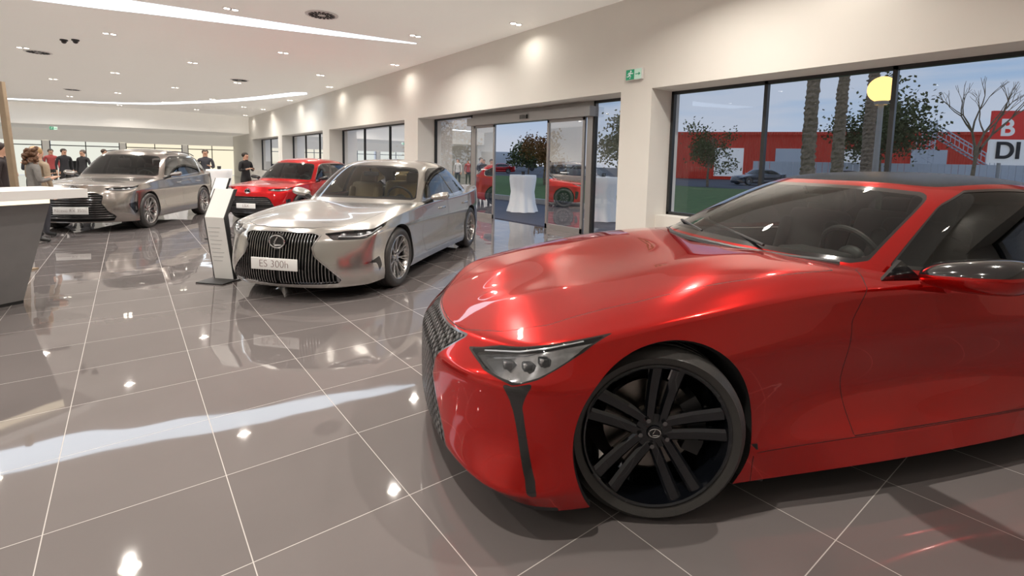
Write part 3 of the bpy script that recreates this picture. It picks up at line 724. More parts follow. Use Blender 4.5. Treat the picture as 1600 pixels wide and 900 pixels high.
def suv():
    P=dict(W=.96,xn=-.94,fo=[.08,.0,.0,.04,.12],fz=[.2,.34,.58,.80,.95],sweep=.30,xc=[-.6,-.48,-.34,-.18],
     top=[(-1,.93),(-.6,.99),(0,1.05),(.5,1.10),(1,1.08),(4,1.1)],zs=[(-.6,.90),(-.3,.95),(0,.98),(.6,1.02),(1.2,1.03),(2.5,1.06),(3.2,1.1),(4,1.12)],
     xs=[-.50,-.30,0,.35,.7,1.1,1.6,2.1,2.55,2.9,3.35],ws=[.965,.985,1,1,.98,.97,.97,.975,.99,1,.97],wr=[.95,.985,.965,.98,.93],zr=[.2,.34,.56,.82],
     xt=3.88,ro=[-.08,0,0,-.04,-.1],rz=[.28,.42,.65,.95,1.15],rsweep=.28)
    return gen_net(P)
rxg=[(.3,0,1.12,1.0,0,1.6,1.35,1.68),(.34,.38,1.115,1.03,.32,1.6,1.4,1.69),(.46,.62,1.10,1.1,.5,1.59,1.5,1.70),(.68,.79,1.07,1.25,.60,1.57,1.6,1.71),
(1.0,.85,1.03,1.4,.66,1.59,1.75,1.72),(1.6,.86,1.03,1.8,.68,1.62,1.95,1.72),(2.2,.86,1.06,2.3,.67,1.61,2.3,1.71),(2.8,.84,1.10,2.8,.63,1.57,2.7,1.68),
(3.3,.78,1.14,3.1,.58,1.52,2.95,1.65),(3.62,.6,1.17,3.25,.48,1.52,3.1,1.62),(3.7,.3,1.18,3.3,.25,1.53,3.15,1.6),(3.72,0,1.18,3.32,0,1.53,3.18,1.59)]
rxgr=[(0,.80),(.40,.79),(.50,.74),(.48,.60),(.58,.42),(.68,.33),(.62,.23),(0,.22)]
RXd1=[(.72,.36),(.64,.6),(.66,.9),(.70,1.0),(.7,1.3),(1.60,1.3),(1.62,1.0),(1.60,.5),(1.58,.36)]
RXd2=[(1.62,.36),(1.64,.5),(1.66,1.0),(1.66,1.3),(2.70,1.3),(2.68,1.0),(2.5,.8),(2.42,.6),(2.36,.48),(2.25,.36)]
hls=[(1.7,3.55),(2.2,3.76),(3.2,3.88),(4.9,3.98),(4.6,3.66),(3.6,3.36),(2.6,3.2),(2.0,3.3)]
rdrl=[(2.3,3.66),(2.1,3.42),(2.8,3.36),(3.6,3.46),(4.4,3.70)]
grx=dict(poly=rxgr,rw=.008,rm=M['gloss'],vent=[(3.1,2.0),(4.3,2.2),(4.3,1.3),(3.8,1.0)],vr=M['gloss'],tx=3.45,drl=rdrl)
RX=dict(loc=(-.435,12.8,0),ang=math.radians(63),scale=.94,W=.96,wb=2.75,n=5,R=.375,w=.235,rr=.28,net=suv(),gh=rxg,paint=M['bronze'],nose=-.94,cr=CR,csharp=.5,
 feats=sf(.96,RXd1,RXd2,M['bronze'],grx,hls,1.02,xf=-.84),
 sw=[(3.5,1.15),(3.6,2.5),(4.1,2.78),(7.4,2.78),(8.2,2.0),(7.9,1.2)],rw=[(8.8,1.25),(8.8,2.75),(12,2.8),(12,1.2)],bp=[[(5.0,.8),(4.9,3),(5.15,3),(5.25,.8)],[(7.0,.8),(7.0,3),(7.3,3),(7.3,.8)]],
 style=dict(n=10,sp=[(-.06,-.10,.02,.016),(.06,.10,.02,.016)],rot=.1),rimmat=M['silrim'],wkey='rx',zb=1.05,seatx=1.45,seatmat=M['seatblack'],rvm=(.92,1.45),mir=(.88,1.06,1.13),hr=.05,
 bars=dict(poly=rxgr,n=0,pitch=1,z0=.25,z1=.8,h=[.3,.345,.39,.435,.48,.525,.57,.615,.66,.705,.75],mat=M['dchrome']),emb=(.86,.075),plate=('Nuevo RX 350h',.45,.60,.14,.082),rails=True,
 extra=[handle((1.4,2.45),.92,.96)],mirmat=M['bronze'],label='grey silver sport utility car with dark grille and display plate',cat='car')
build_car(RX)

def sc_net(net,kx,ky,kz): return [[(a*kx,b*ky,c*kz) for a,b,c in col] for col in net]
kx,ky,kz=.9,.95,.92
lbg=[(a*kx,b*ky,c*kz,d*kx,e_*ky,f*kz,g_*kx,h*kz) for a,b,c,d,e_,f,g_,h in rxg]
lbgr=[(0,.64),(.46,.64),(.54,.58),(.62,.42),(.70,.28),(.64,.19),(0,.18)]
LB=dict(loc=(2.65,12.75,0),ang=math.radians(42),scale=.94,W=.912,wb=2.5,n=5,R=.345,w=.225,rr=.255,net=sc_net(suv(),kx,ky,kz),gh=lbg,paint=M['red2'],nose=-.85,cr=CR,csharp=.5,
 feats=sf(.912,[(x*kx,z*kz) for x,z in RXd1],[(x*kx,z*kz) for x,z in RXd2],M['red2'],dict(poly=lbgr,rw=.01,rm=M['gloss'],vent=[(3.3,2.2),(4.2,2.3),(4.3,1.0),(3.7,.8)],vr=M['gloss'],tx=3.1,drl=rdrl),hls,.95,xf=-.76),
 sw=RX['sw'],rw=RX['rw'],bp=RX['bp'],style=RX['style'],rimmat=M['bladerim'],wkey='lb',zb=.96,seatx=1.3,seatmat=M['seatblack'],rvm=(.85,1.33),mir=(.8,1.0,1.04),mirmat=M['gloss'],roofmat=M['red2'],
 bars=dict(poly=lbgr,n=0,pitch=1,z0=.25,z1=.8,h=[.25,.29,.33,.37,.47,.51,.55,.59],mat=M['dchrome']),emb=(.76,.07),plate=('LBX',.42,.50,.12,.10),
 extra=[handle((1.25,2.2),.85,.91)],label='red compact crossover car with dark grille and display plate',cat='car')
build_car(LB)
def small(loc,ang,paint,label):
    d=dict(ES); d.update(loc=loc,ang=ang,paint=paint,n=3,low=True,feats=[dict(name='headlight',fn=tspoly([(1.75,3.25),(2.2,3.62),(5.3,4.05),(3.1,3.02)]),mat=M['lampsil'],lr=True)],bars=None,emb=None,plate=None,extra=[],label=label,mirmat=paint)
    build_car(d)
def FR(F,R): return (.6153*F+.7883*R,.7883*F-.6153*R)
for (F_,R_,a,p,l) in ((44,20.5,-.5,M['darkpaint'],'dark saloon car parked on the road outside'),(42,26.5,-.6,M['darkpaint'],'dark saloon car driving on the road outside'),(74,-3.6,-.6,M['red2'],'red car parked across the lawn outside'),(60,6.2,-.7,M['whitepaint'],'white car parked across the lawn outside')):
    x,y=FR(F_,R_); small((x,y,0),a,p,l)

# ------------------------------------------------------------------ room
XW=6.9; XG=7.5; ZC=4.3; ZH=2.74; XL=-12.; Y0=-6.; Y1=46.
m=MB(); m.add([(XL,Y0,0),(XG,Y0,0),(XG,Y1,0),(XL,Y1,0)],[(0,1,2,3)]); m.add([(XL,Y0,-.1),(XG,Y0,-.1),(XG,Y1,-.1),(XL,Y1,-.1)],[(3,2,1,0)]); struct(m.build('floor',[M['floor']],smooth=False,fix=False))
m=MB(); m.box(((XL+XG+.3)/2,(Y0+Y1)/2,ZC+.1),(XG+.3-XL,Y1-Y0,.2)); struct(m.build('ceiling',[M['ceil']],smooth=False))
m=MB(); XO=XG+.2
m.box(((XW+XO)/2,(Y0+Y1)/2,(ZH+ZC)/2),(XO-XW,Y1-Y0,ZC-ZH))
piers=[(Y0,-4.2),(5.15,5.8),(13.5,14.4),(21.7,22.6),(29.9,30.8),(38.1,Y1)]
for a,b in piers: m.box(((XW+XO)/2,(a+b)/2,ZH/2),(XO-XW,b-a,ZH))
for a,b in ((-4.2,5.15),(14.4,21.7),(22.6,29.9),(30.8,38.1)): m.box(((XW+.25+XO)/2,(a+b)/2,.31),(XO-XW-.25,b-a,.62))
struct(m.build('wall_right',[M['wall']],smooth=False))
m=MB(); m.box((XL-.1,(Y0+Y1)/2,ZC/2),(.2,Y1-Y0,ZC)); struct(m.build('wall_left',[M['wall']],smooth=False))
m=MB(); m.box(((XL+XG)/2,Y0-.1,ZC/2),(XG-XL,.2,ZC)); struct(m.build('wall_front',[M['wall']],smooth=False))
m=MB()
ys=[39.0+.8*math.sin((x-XL)*.35) for x in np.linspace(XL,XW,25)]; xs=list(np.linspace(XL,XW,25))
for i in range(24):
    m.add([(xs[i],ys[i],3.15),(xs[i+1],ys[i+1],3.15),(xs[i+1],ys[i+1],ZC),(xs[i],ys[i],ZC),(xs[i],Y1,3.15),(xs[i+1],Y1,3.15)],[(0,1,2,3),(0,4,5,1)])
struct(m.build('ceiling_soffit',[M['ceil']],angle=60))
m=MB(); m.box(((XL+XG)/2,Y1+.1,(2.35+ZC)/2),(XG-XL,.2,ZC-2.35))
for x in (-11.6,-8,-4.3,-.2,3.6,7.2): m.box((x,Y1+.1,1.2),(.35,.2,2.4))
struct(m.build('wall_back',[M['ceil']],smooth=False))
for i,(a,b,mm) in enumerate(((-11.4,-8.2,'lit'),(-7.8,-4.5,'lit'),(-4.1,-.4,'lit'),(0,3.4,'litw'),(3.8,7.0,'litw'))):
    w=MB(); w.box(((a+b)/2,Y1+.6,1.2),(b-a,.05,2.35),1)
    for q in (a,(a+b)/2,b): w.box((q,Y1+.08,1.2),(.05,.08,2.4),0)
    w.box(((a+b)/2,Y1+.08,2.05),(b-a,.05,.06),0)
    w.box((a+.9,Y1+.4,.5),(1.1,.1,1.0),0)
    struct(w.build('window_%d'%(10+i),[M['frame'],M[mm]],smooth=False))
def win(n,a,b,z0,z1,mull,fm,x=XG,w=.05):
    m=MB()
    m.box((x,(a+b)/2,z1-w/2),(.08,b-a,w)); m.box((x,(a+b)/2,z0+w/2),(.08,b-a,w))
    for y in [a+w/2]+mull+[b-w/2]: m.box((x,y,(z0+z1)/2),(.08,w,z1-z0))
    m.add([(x,a,z0),(x,b,z0),(x,b,z1),(x,a,z1)],[(0,1,2,3)],1)
    struct(m.build('window_%d'%n,[fm,M['winglass']],smooth=False,fix=False))
win(1,-4.2,5.15,.62,ZH,[-2.4,.05,2.0,3.55],M['frame'])
win(2,5.8,6.95,0,ZH,[],M['frame'])
win(3,11.4,13.5,0,ZH,[],M['frame'])
win(4,14.4,21.7,.62,ZH,[16.8,19.2],M['frame'])
win(5,22.6,29.9,.62,ZH,[25,27.4],M['frame'])
win(6,30.8,38.1,.62,ZH,[33,35.4],M['frame'])
m=MB(); m.box((XG-.08,9.15,2.53),(.26,4.5,.20)); m.box((XG,9.15,2.69),(.06,4.5,.12)); struct(m.build('trim_1',[M['aluframe']],smooth=False))
m=MB(); m.box((XG-.23,8.95,2.53),(.06,.24,.09)); d=m.build('door_sensor',[M['gloss']],smooth=False); top(d,'small black motion sensor above the sliding doors','sensor')
for k,(a,b,z) in enumerate(((6.95,7.10,0),(11.28,11.4,0))):
    m=MB(); m.box((XG,(a+b)/2,1.25),(.12,b-a,2.5)); struct(m.build('trim_%d'%(2+k),[M['aluframe']],smooth=False))
for k,(a,b) in enumerate(((7.15,8.3),(10.3,11.25))):
    m=MB(); w=.06; x=XG-.05
    m.box((x,(a+b)/2,2.40),(.05,b-a,w)); m.box((x,(a+b)/2,.06),(.05,b-a,.12))
    for y in (a+w/2,b-w/2): m.box((x,y,1.22),(.05,w,2.42))
    m.add([(x,a,0.05),(x,b,0.05),(x,b,2.4),(x,a,2.4)],[(0,1,2,3)],1)
    m.box((x-.03,(a+b)/2,1.28),(.004,.2,.02),2); 
    struct(m.build('door_%d'%(1+k),[M['aluframe'],M['winglass'],M['signw']],smooth=False,fix=False))

def catmull(P,n=8):
    out=[];K=len(P)
    for i in range(K-1):
        p0=np.array(P[max(i-1,0)]);p1=np.array(P[i]);p2=np.array(P[i+1]);p3=np.array(P[min(i+2,K-1)])
        for k in range(n):
            t=k/n; out.append(.5*((2*p1)+(-p0+p2)*t+(2*p0-5*p1+4*p2-p3)*t*t+(-p0+3*p1-3*p2+p3)*t**3))
    out.append(np.array(P[-1])); return [tuple(o) for o in out]
m=MB(); vs=[]; pts=catmull([(-8,12.0,1.0),(-4.5,12.9,1.05),(-.9,12.45,.95),(.65,12.15,.80),(2.92,11.75,.52),(4.4,11.45,.28),(5.65,11.16,.03)])
for x,y,w in pts: vs+=[(x,y-w/2,ZC-.012),(x,y+w/2,ZC-.012),(x,y-w/2-.02,ZC+.002),(x,y+w/2+.02,ZC+.002)]
fs=[]
for i in range(len(pts)-1):
    a=i*4;b=a+4; fs+=[(a,b,b+1,a+1),(a,a+2,b+2,b),(a+1,b+1,b+3,a+3)]
m.add(vs,fs); top(m.build('ceiling_light_strip',[M['led']],angle=30),'long curved white light strip tapering across the ceiling','light strip','ceiling light strips')
pts=[p[:2] for p in catmull([(6.2,22.5),(4.6,27.5),(2.8,31.1),(.2,34.6),(-5.3,37.4),(-10,38.0)])]
m=MB(); vs=[]
for i,(x,y) in enumerate(pts):
    a=pts[max(i-1,0)];b=pts[min(i+1,len(pts)-1)]; d=Vector((b[0]-a[0],b[1]-a[1])).normalized(); n=Vector((-d.y,d.x))*.3*(.15 if i in(0,len(pts)-1) else 1)
    vs+=[(x-n.x,y-n.y,ZC-.012),(x+n.x,y+n.y,ZC-.012),(x-n.x,y-n.y,ZC+.002),(x+n.x,y+n.y,ZC+.002)]
fs=[]
for i in range(len(pts)-1):
    a=i*4;b=a+4; fs+=[(a,b,b+1,a+1),(a,a+2,b+2,b),(a+1,b+1,b+3,a+3)]
m.add(vs,fs); top(m.build('ceiling_light_strip',[M['led']]),'thin curved white light strip in the ceiling','light strip','ceiling light strips')
def downlight(x,y,e=55,spread=150):
    m=MB(); offs=(-.07,.07)
    for o in offs:
        m.lathe([(.078,.004),(.078,-.012),(.056,-.012),(.052,-.004)],20,0,'z',(o,0,0))
        m.add([(o+.055*math.cos(2*pi*k/16),.055*math.sin(2*pi*k/16),-.008) for k in range(16)],[tuple(reversed(range(16)))],1)
    ob=m.build('downlight',[M['white'],M['lampe']],fix=False,loc=(x,y,ZC)); top(ob,'recessed twin ceiling spotlight with warm lamps','downlight','recessed ceiling spotlights')
    l=bpy.data.lights.new('downlight_lamp','AREA'); l.shape='DISK'; l.size=.10; l.energy=e; l.color=(1,.93,.845); l.spread=math.radians(spread)
    lo=bpy.data.objects.new('downlight_lamp',l); link(lo,ob); lo.location=(0,0,-.03)
for x,y0 in ((-.2,1.3),(1.7,4.1),(3.45,.6),(5.3,3.5),(-2.1,5.),(-4,1.5),(-6.,4.5),(-8.5,2)):
    k=0
    while y0+7*k<38.5:
        downlight(x,y0+7*k,70); k+=1
for y in (-3.8,2.2,8.2,14,20,26,32,37.5): downlight(6.4,y,8)
for (x,y) in ((3.16,10.29),(-1.85,19.5),(3.4,20.8),(-1.77,29.5)):
    m=MB(); m.lathe([(.31,.004),(.31,-.012),(.27,-.016),(.001,-.016)],36,0,'z')
    for k in range(18):
        a=2*pi*k/18; R_=Matrix.Rotation(a,3,'Z')
        for rr,ww,ll in ((.2,.045,.10),(.11,.025,.06)): m.box(R_@Vector((rr,0,-.018)),(ll,ww,.006),1,R_@Matrix.Rotation(.35,3,'Z'))
    o=m.build('air_diffuser',[M['white'],M['gap']],loc=(x,y,ZC)); top(o,'round swirl air vent set flush in the ceiling','air vent','ceiling air vents')
for (x,y) in ((-1.12,16.92),(-.89,16.71)):
    m=MB(); m.ball((0,0,-.04),(.06,.06,.06),0,12); m.lathe([(.08,.004),(.08,-.03),(.001,-.03)],16,1); o=m.build('security_camera',[M['gloss'],M['trim']],loc=(x,y,ZC)); top(o,'small black dome camera on the ceiling','camera','ceiling dome cameras')

def exit_sign(loc,rz,s=1):
    e=empty('exit_sign',loc,rz,s); top(e,'green and white emergency exit sign with running figure and arrow','exit sign')
    m=MB(); m.rbox((0,0,0),(.34,.05,.19),.008,0); m.box((-.08,-.027,0),(.17,.004,.17),1); m.box((.085,-.027,0),(.14,.004,.17),2)
    m.build('sign_box',[M['white'],M['green'],M['greenp']],e,smooth=False)
    f=MB()
    f.tube([(-.06,-.031,.055),(-.06,-.036,.055)],.014,12,0)
    for pts in ([(-.065,.035),(-.085,-.01)],[(-.085,-.01),(-.06,-.03),(-.08,-.065)],[(-.085,-.01),(-.11,-.03),(-.14,-.03)],[(-.065,.03),(-.035,.01),(-.015,.02)],[(-.068,.03),(-.10,.03),(-.12,.0)]):
        f.tube([(a,-.032,b) for a,b in pts],.008,6,0)
    f.build('running_figure',[M['signw']],e)
    a=MB(); a.box((.07,-.031,0),(.07,.004,.014)); a.add([(.10,-.033,.03),(.14,-.033,0),(.10,-.033,-.03)],[(0,1,2)]); a.build('arrow',[M['green']],e,smooth=False,fix=False)
exit_sign((XW-.03,5.49,3.0),-pi/2)
exit_sign((-3.2,38.2,2.9),0)

# ------------------------------------------------------------------ desk, totem, tables
e=empty('reception_desk',(-1.2,6.3,0)); top(e,'reception desk with white top and grey slanted body','desk')
def loc(v): return (v[0]+1.2,v[1]-6.3,v[2])
m=MB(); tp=[(-.32,6.41),(-2.2,5.2),(-2.62,5.82),(-.72,7.02)]
m.prism([loc((*p,1.03)) for p in tp],[loc((*p,1.115)) for p in tp]); m.build('desk_top',[mat('desk_top_white',(.82,.81,.79),.35)],e,smooth=False)
B=[(-.85,6.60),(-2.6,5.50),(-2.85,5.9),(-1.1,7.0)]; T=[(-.60,6.43),(-2.35,5.31),(-2.68,5.83),(-.93,6.93)]
m=MB(); m.prism([loc((*p,0.03)) for p in B],[loc((*p,.98)) for p in T]); m.build('desk_body',[M['desk']],e,smooth=False)
m=MB(); m.prism([loc((*p,.98)) for p in T],[loc((*p,1.03)) for p in T]); m.build('desk_light_strip',[mat('desk_glow',(.8,.75,.65),.5,emit=(1,.85,.6),es=1.2)],e,smooth=False)
m=MB(); m.prism([loc((*p,0)) for p in B],[loc((*p,.035)) for p in B]); m.build('desk_plinth',[M['gap']],e,smooth=False)
m=MB(); R_=Matrix.Rotation(-.06,3,'Y'); m.rbox((0,0,1.15),(.07,.05,2.3),.006,0,R_); m.box((-.02,0,.01),(.3,.2,.02),0)
o=m.build('wooden_post',[M['wood']],loc=(-1.10,8.48,0),rz=-.6); top(o,'slim oak post standing behind the desk','post')

def totem(loc_,rz,label):
    e=empty('display_stand',loc_,rz); top(e,label,'sign stand','car information stands')
    b=MB(); b.rbox((0,.0,.008),(.36,.42,.016),.004); b.build('base_plate',[M['trim']],e)
    prof=[(.02,.016),(-.10,.76),(.07,1.08)]
    m=MB(); w=.125
    for i in range(2):
        (y0,z0),(y1,z1)=prof[i],prof[i+1]
        m.prism([(-w,y0,z0),(w,y0,z0),(w,y0+.04,z0),(-w,y0+.04,z0)],[(-w,y1,z1),(w,y1,z1),(w,y1+.04,z1),(-w,y1+.04,z1)])
    m.build('panel',[M['white']],e,smooth=False)
    for sx in (-1,1):
        g=MB()
        for i in range(2):
            (y0,z0),(y1,z1)=prof[i],prof[i+1]
            xa,xb=sx*w,sx*(w+.014)
            g.prism([(xa,y0,z0),(xb,y0,z0),(xb,y0+.045,z0),(xa,y0+.045,z0)],[(xa,y1,z1),(xb,y1,z1),(xb,y1+.045,z1),(xa,y1+.045,z1)])
        g.build('side_edge',[M['trim']],e,smooth=False)
    t=MB()
    for k in range(9):
        z=.64-.05*k; y=.02-.12*((z-.016)/.744)-.003; ww=.16-.02*(k%3)
        t.box((-.10+ww/2,y,z),(ww,.002,.006))
    t.build('printed_lines',[mat('grey_print',(.45,.45,.45),.6)],e,smooth=False)
totem((.84,6.62,0),-.85,'white bent information stand with black edge on a black base')
totem((1.3,10.2,0),-.75,'white bent information stand beside the cars')

def table(loc_,label,h=1.12,r=.38):
    e=empty('bistro_table',loc_); top(e,label,'table','cloth covered standing tables')
    m=MB(); n=64; vs=[]
    prof=[(.0,h),(r*.98,h),(r,h-.01),(r*1.0,h-.12),(r*.86,h*.55),(r*.95,h*.25),(r*1.12,.02)]
    for i,(rad,z) in enumerate(prof):
        for k in range(n):
            t=2*pi*k/n; am=max(0,(i-2))/4*.09; f=1+am*math.sin(8*t+.6*math.sin(3*t)); vs.append((rad*f*math.cos(t),rad*f*math.sin(t),z))
    m.add(vs,[(i*n+k,i*n+(k+1)%n,(i+1)*n+(k+1)%n,(i+1)*n+k) for i in range(len(prof)-1) for k in range(n)])
    m.build('tablecloth',[M['cloth']],e,angle=60)
    p=MB(); p.tube([(0,0,0.0),(0,0,h-.03)],.03,10); p.lathe([(.001,.02),(.25,.02),(.26,0)],24); p.lathe([(.001,h-.02),(r*.95,h-.02),(r*.95,h-.04),(.001,h-.04)],32); p.build('table_frame',[M['trim']],e)
    g=MB()
    g.lathe([(.001,h+.004),(.05,h+.004),(.055,h+.10),(.05,h+.10),(.045,h+.01),(.001,h+.01)],16)
    o=g.build('glass_jar',[M['trim']],loc=loc_); top(o,'small dark candle jar on the table','jar')
table((9.37,11.5,0),'standing table under a long white cloth outside the doors',1.12,.40)
table((9.8,8.7,0),'standing table under a long white cloth outside the window',1.15,.40)
table((2.25,17.7,0),'standing table under a white cloth near the guests',1.08,.36)
table((1.2,19.6,0),'standing table under a white cloth near the guests',1.08,.36)

# ------------------------------------------------------------------ people
def person(loc_,rz,h,top_c,leg_c,hair_c,label,arms='down',longhair=False,curly=False):
    k=h/1.75; P={}; R={}
    def V(n,p,r): P[n]=Vector(p)*k; R[n]=r*k
    V('pel',(0,0,.95),.145);V('sp',(0,.0,1.12),.135);V('ch',(0,0,1.33),.16);V('nk',(0,.01,1.48),.06);V('hb',(0,-.005,1.56),.075);V('hm',(0,-.01,1.64),.093);V('ht',(0,.0,1.71),.075);V('nose',(0,-.115,1.63),.012)
    E=[('pel','sp'),('sp','ch'),('ch','nk'),('nk','hb'),('hb','hm'),('hm','ht'),('hm','nose')]
    for s,sd in (('l',1),('r',-1)):
        V('sh'+s,(sd*.18,0,1.42),.062)
        if arms=='down' or (arms=='one' and sd<0): V('el'+s,(sd*.24,.03,1.14),.045);V('wr'+s,(sd*.25,-.04,.90),.028);V('hd'+s,(sd*.25,-.06,.83),.032);d=Vector((0,-.15,-1)).normalized()
        else: V('el'+s,(sd*.24,-.02,1.15),.045);V('wr'+s,(sd*.12,-.22,1.20),.028);V('hd'+s,(sd*.08,-.27,1.22),.032);d=Vector((-sd*.6,-.7,.2)).normalized()
        E+=[('ch','sh'+s),('sh'+s,'el'+s),('el'+s,'wr'+s),('wr'+s,'hd'+s)]
        for q in range(4):
            off=Vector((0,.024*(q-1.5),0)); L=(.075,.085,.08,.065)[q]
            V('f%s%d'%(s,q),P['hd'+s]/k+d*.045+off,.0095);V('g%s%d'%(s,q),P['hd'+s]/k+d*(.045+L*.7)+off+Vector((-sd*.012,0,0)),.008)
            E+=[('hd'+s,'f%s%d'%(s,q)),('f%s%d'%(s,q),'g%s%d'%(s,q))]
        V('t'+s,P['hd'+s]/k+d*.02+Vector((-sd*.01,-.05,0)),.010); E.append(('hd'+s,'t'+s))
        V('hp'+s,(sd*.095,0,.88),.105);V('kn'+s,(sd*.11,-.02,.48),.066);V('an'+s,(sd*.12,.02,.09),.045);V('to'+s,(sd*.14,-.15,.035),.036)
        E+=[('pel','hp'+s),('hp'+s,'kn'+s),('kn'+s,'an'+s),('an'+s,'to'+s)]
    names=list(P); me=bpy.data.meshes.new('tmp'); me.from_pydata([P[n] for n in names],[(names.index(a),names.index(b)) for a,b in E],[])
    o=bpy.data.objects.new('tmp',me); COL.objects.link(o)
    md=o.modifiers.new('s','SKIN'); md.use_smooth_shade=True
    sv=me.skin_vertices[0].data
    for i,n in enumerate(names):
        r=R[n]; sv[i].radius=(r,r*.72) if n in('pel','sp','ch') else (r,r); sv[i].use_root=(n=='pel')
    o.modifiers.new('u','SUBSURF').levels=2
    bm=bpy.data.meshes.new_from_object(o.evaluated_get(bpy.context.evaluated_depsgraph_get())); bpy.data.objects.remove(o)
    bm.name='person'; bm.materials.clear()
    for mm in (M['skin'],mat('garment_top',top_c,.8,noise=.25,nscale=25),mat('garment_legs',leg_c,.8),mat('shoes',(.02,.02,.02),.4)): bm.materials.append(mm)
    for p in bm.polygons:
        c=p.center/k; x=abs(c.x)
        if c.z>1.50: i=0
        elif c.z<.10: i=3
        elif (Vector(c)-P['hdl']/k).length<.105 or (Vector(c)-P['hdr']/k).length<.105: i=0
        elif c.z<.90 and x<.22: i=2
        else: i=1
        p.material_index=i; p.use_smooth=True
    ob=bpy.data.objects.new('person',bm); link(ob); ob.location=loc_; ob.rotation_euler=(0,0,rz); top(ob,label,'person')
    hr=MB()
    hc=Vector((0,.018,1.665))*k
    if curly:
        for q in range(60):
            a=random.uniform(0,2*pi); z=random.uniform(-.22,.1); rad=.11 if z<0 else .09
            if math.sin(a)<-.55 and z<.06: continue
            hr.ball(hc+Vector((rad*math.cos(a),rad*math.sin(a)*.9,z))*k,(.035*k,)*3,0,8)
    hr.ball(hc,(.098*k,.105*k,.095*k),0,20)
    if longhair: hr.ball(hc+Vector((0,.045,-.14))*k,(.10*k,.06*k,.17*k),0,16)
    hr.build('hair',[mat('hair',hair_c,.6)],ob)
    ey=MB()
    for sd in(-1,1): ey.ball(Vector((sd*.033,-.088,1.645))*k,(.011*k,.008*k,.008*k),0,8)
    ey.build('eyes',[M['black']],ob)
    mo=MB(); mo.ball(Vector((0,-.085,1.585))*k,(.024*k,.01*k,.006*k),0,8); mo.build('mouth',[mat('lips',(.4,.12,.1),.5)],ob)
person((-1.2,11.05,0),1.9,1.53,(.20,.19,.18),(.02,.02,.025),(.12,.055,.025),'woman with curly brown hair in a patterned grey jacket',curly=True,arms='fold')
person((-1.22,11.72,0),2.4,1.57,(.35,.27,.19),(.04,.04,.05),(.45,.28,.12),'woman with long blonde hair in a beige coat',longhair=True,arms='one')
person((-1.62,11.4,0),1.6,1.62,(.03,.02,.02),(.02,.02,.025),(.03,.015,.01),'person in dark clothes beside the desk')
person((-2.1,15.2,0),-.9,1.60,(.10,.10,.13),(.03,.03,.04),(.20,.11,.05),'woman with long brown hair in a blue grey top',longhair=True,arms='one')
person((-1.80,24.2,0),.4,1.65,(.02,.02,.025),(.02,.02,.02),(.03,.02,.015),'man in a dark suit chatting in a group')
person((-1.25,23.6,0),-.6,1.62,(.03,.03,.035),(.02,.02,.02),(.10,.08,.07),'person in a black jacket chatting in a group')
person((-.7,25.5,0),.9,1.68,(.5,.5,.5),(.03,.03,.05),(.05,.03,.02),'man in a light shirt chatting in a group')
person((-3.1,23.0,0),.9,1.62,(.05,.05,.06),(.03,.03,.05),(.05,.03,.02),'guest in a navy jacket talking near the desk')
person((-2.7,18.3,0),2.6,1.60,(.28,.10,.09),(.05,.05,.06),(.30,.18,.08),'guest with light brown hair in a rust top',arms='one',longhair=True)
person((-2.2,20.4,0),-2.2,1.68,(.10,.12,.17),(.04,.04,.05),(.30,.28,.26),'grey haired man in a blue jacket',arms='fold')
person((-3.4,20.2,0),1.2,1.66,(.02,.02,.02),(.03,.03,.035),(.04,.03,.02),'man in a black coat with folded arms',arms='fold')
person((-1.9,17.6,0),3.0,1.58,(.03,.03,.04),(.02,.02,.02),(.06,.03,.02),'woman with dark long hair in a black dress jacket',arms='one',longhair=True)
person((2.02,18.9,0),-.1,1.70,(.04,.04,.05),(.03,.03,.04),(.05,.035,.025),'man in a dark suit facing the cars',arms='one')
person((2.85,16.9,0),.5,1.62,(.012,.012,.014),(.015,.015,.015),(.02,.015,.01),'man in black clothes looking down',arms='fold')
person((-2.4,27.,0),.2,1.65,(.3,.05,.05),(.03,.03,.03),(.02,.015,.01),'guest in a red top at the event')

# ------------------------------------------------------------------ exterior
m=MB(); m.add([(7.7,-80,-.03),(260,-80,-.03),(260,260,-.03),(7.7,260,-.03)],[(0,1,2,3)]); struct(m.build('ground',[M['asphalt']],smooth=False,fix=False))
m=MB(); m.box((9.75,10,-.02),(4.1,60,.04)); struct(m.build('terrace',[M['terrace']],smooth=False))
m=MB(); nx=30;ny=40; vs=[];
for i in range(nx+1):
    for j in range(ny+1):
        x=12.+ 22*i/nx; y=-30+100*j/ny; vs.append((x,y,.02+.04*math.sin(x*.7)*math.sin(y*.4)))
m.add(vs,[(i*(ny+1)+j,(i+1)*(ny+1)+j,(i+1)*(ny+1)+j+1,i*(ny+1)+j+1) for i in range(nx) for j in range(ny)])
struct(m.build('lawn',[M['grass']],fix=False))
m=MB(); m.box((11.9,10,.08),(.2,60,.2)); struct(m.build('trim_8',[M['concrete']],smooth=False))
def wpt(F,R,z=0): x,y=FR(F,R); return Vector((x,y,z))
a=wpt(66,20);b=wpt(54,56); d=(b-a).normalized()
e=empty('warehouse',a,math.atan2(d.y,d.x)); top(e,'long red corrugated warehouse with pale panels across the road','building')
Ln=(b-a).length+25
m=MB(); m.box((Ln/2,10,2.9),(Ln,20,5.8)); m.build('cladding',[M['redclad']],e,smooth=False)
m=MB(); m.box((Ln/2,-.1,5.85),(Ln+.4,.5,.35)); m.build('roof_edge',[M['redclad']],e,smooth=False)
for i in range(5):
    m=MB(); x=8+7*i; m.box((x,-.08,2.2),(3.4,.1,3.6)); m.build('panel',[M['fencew'] if i%2 else M['signw']],e,smooth=False)
e=empty('fence',wpt(49,24),math.atan2(d.y,d.x)); top(e,'white corrugated boundary fence along the road','fence')
m=MB()
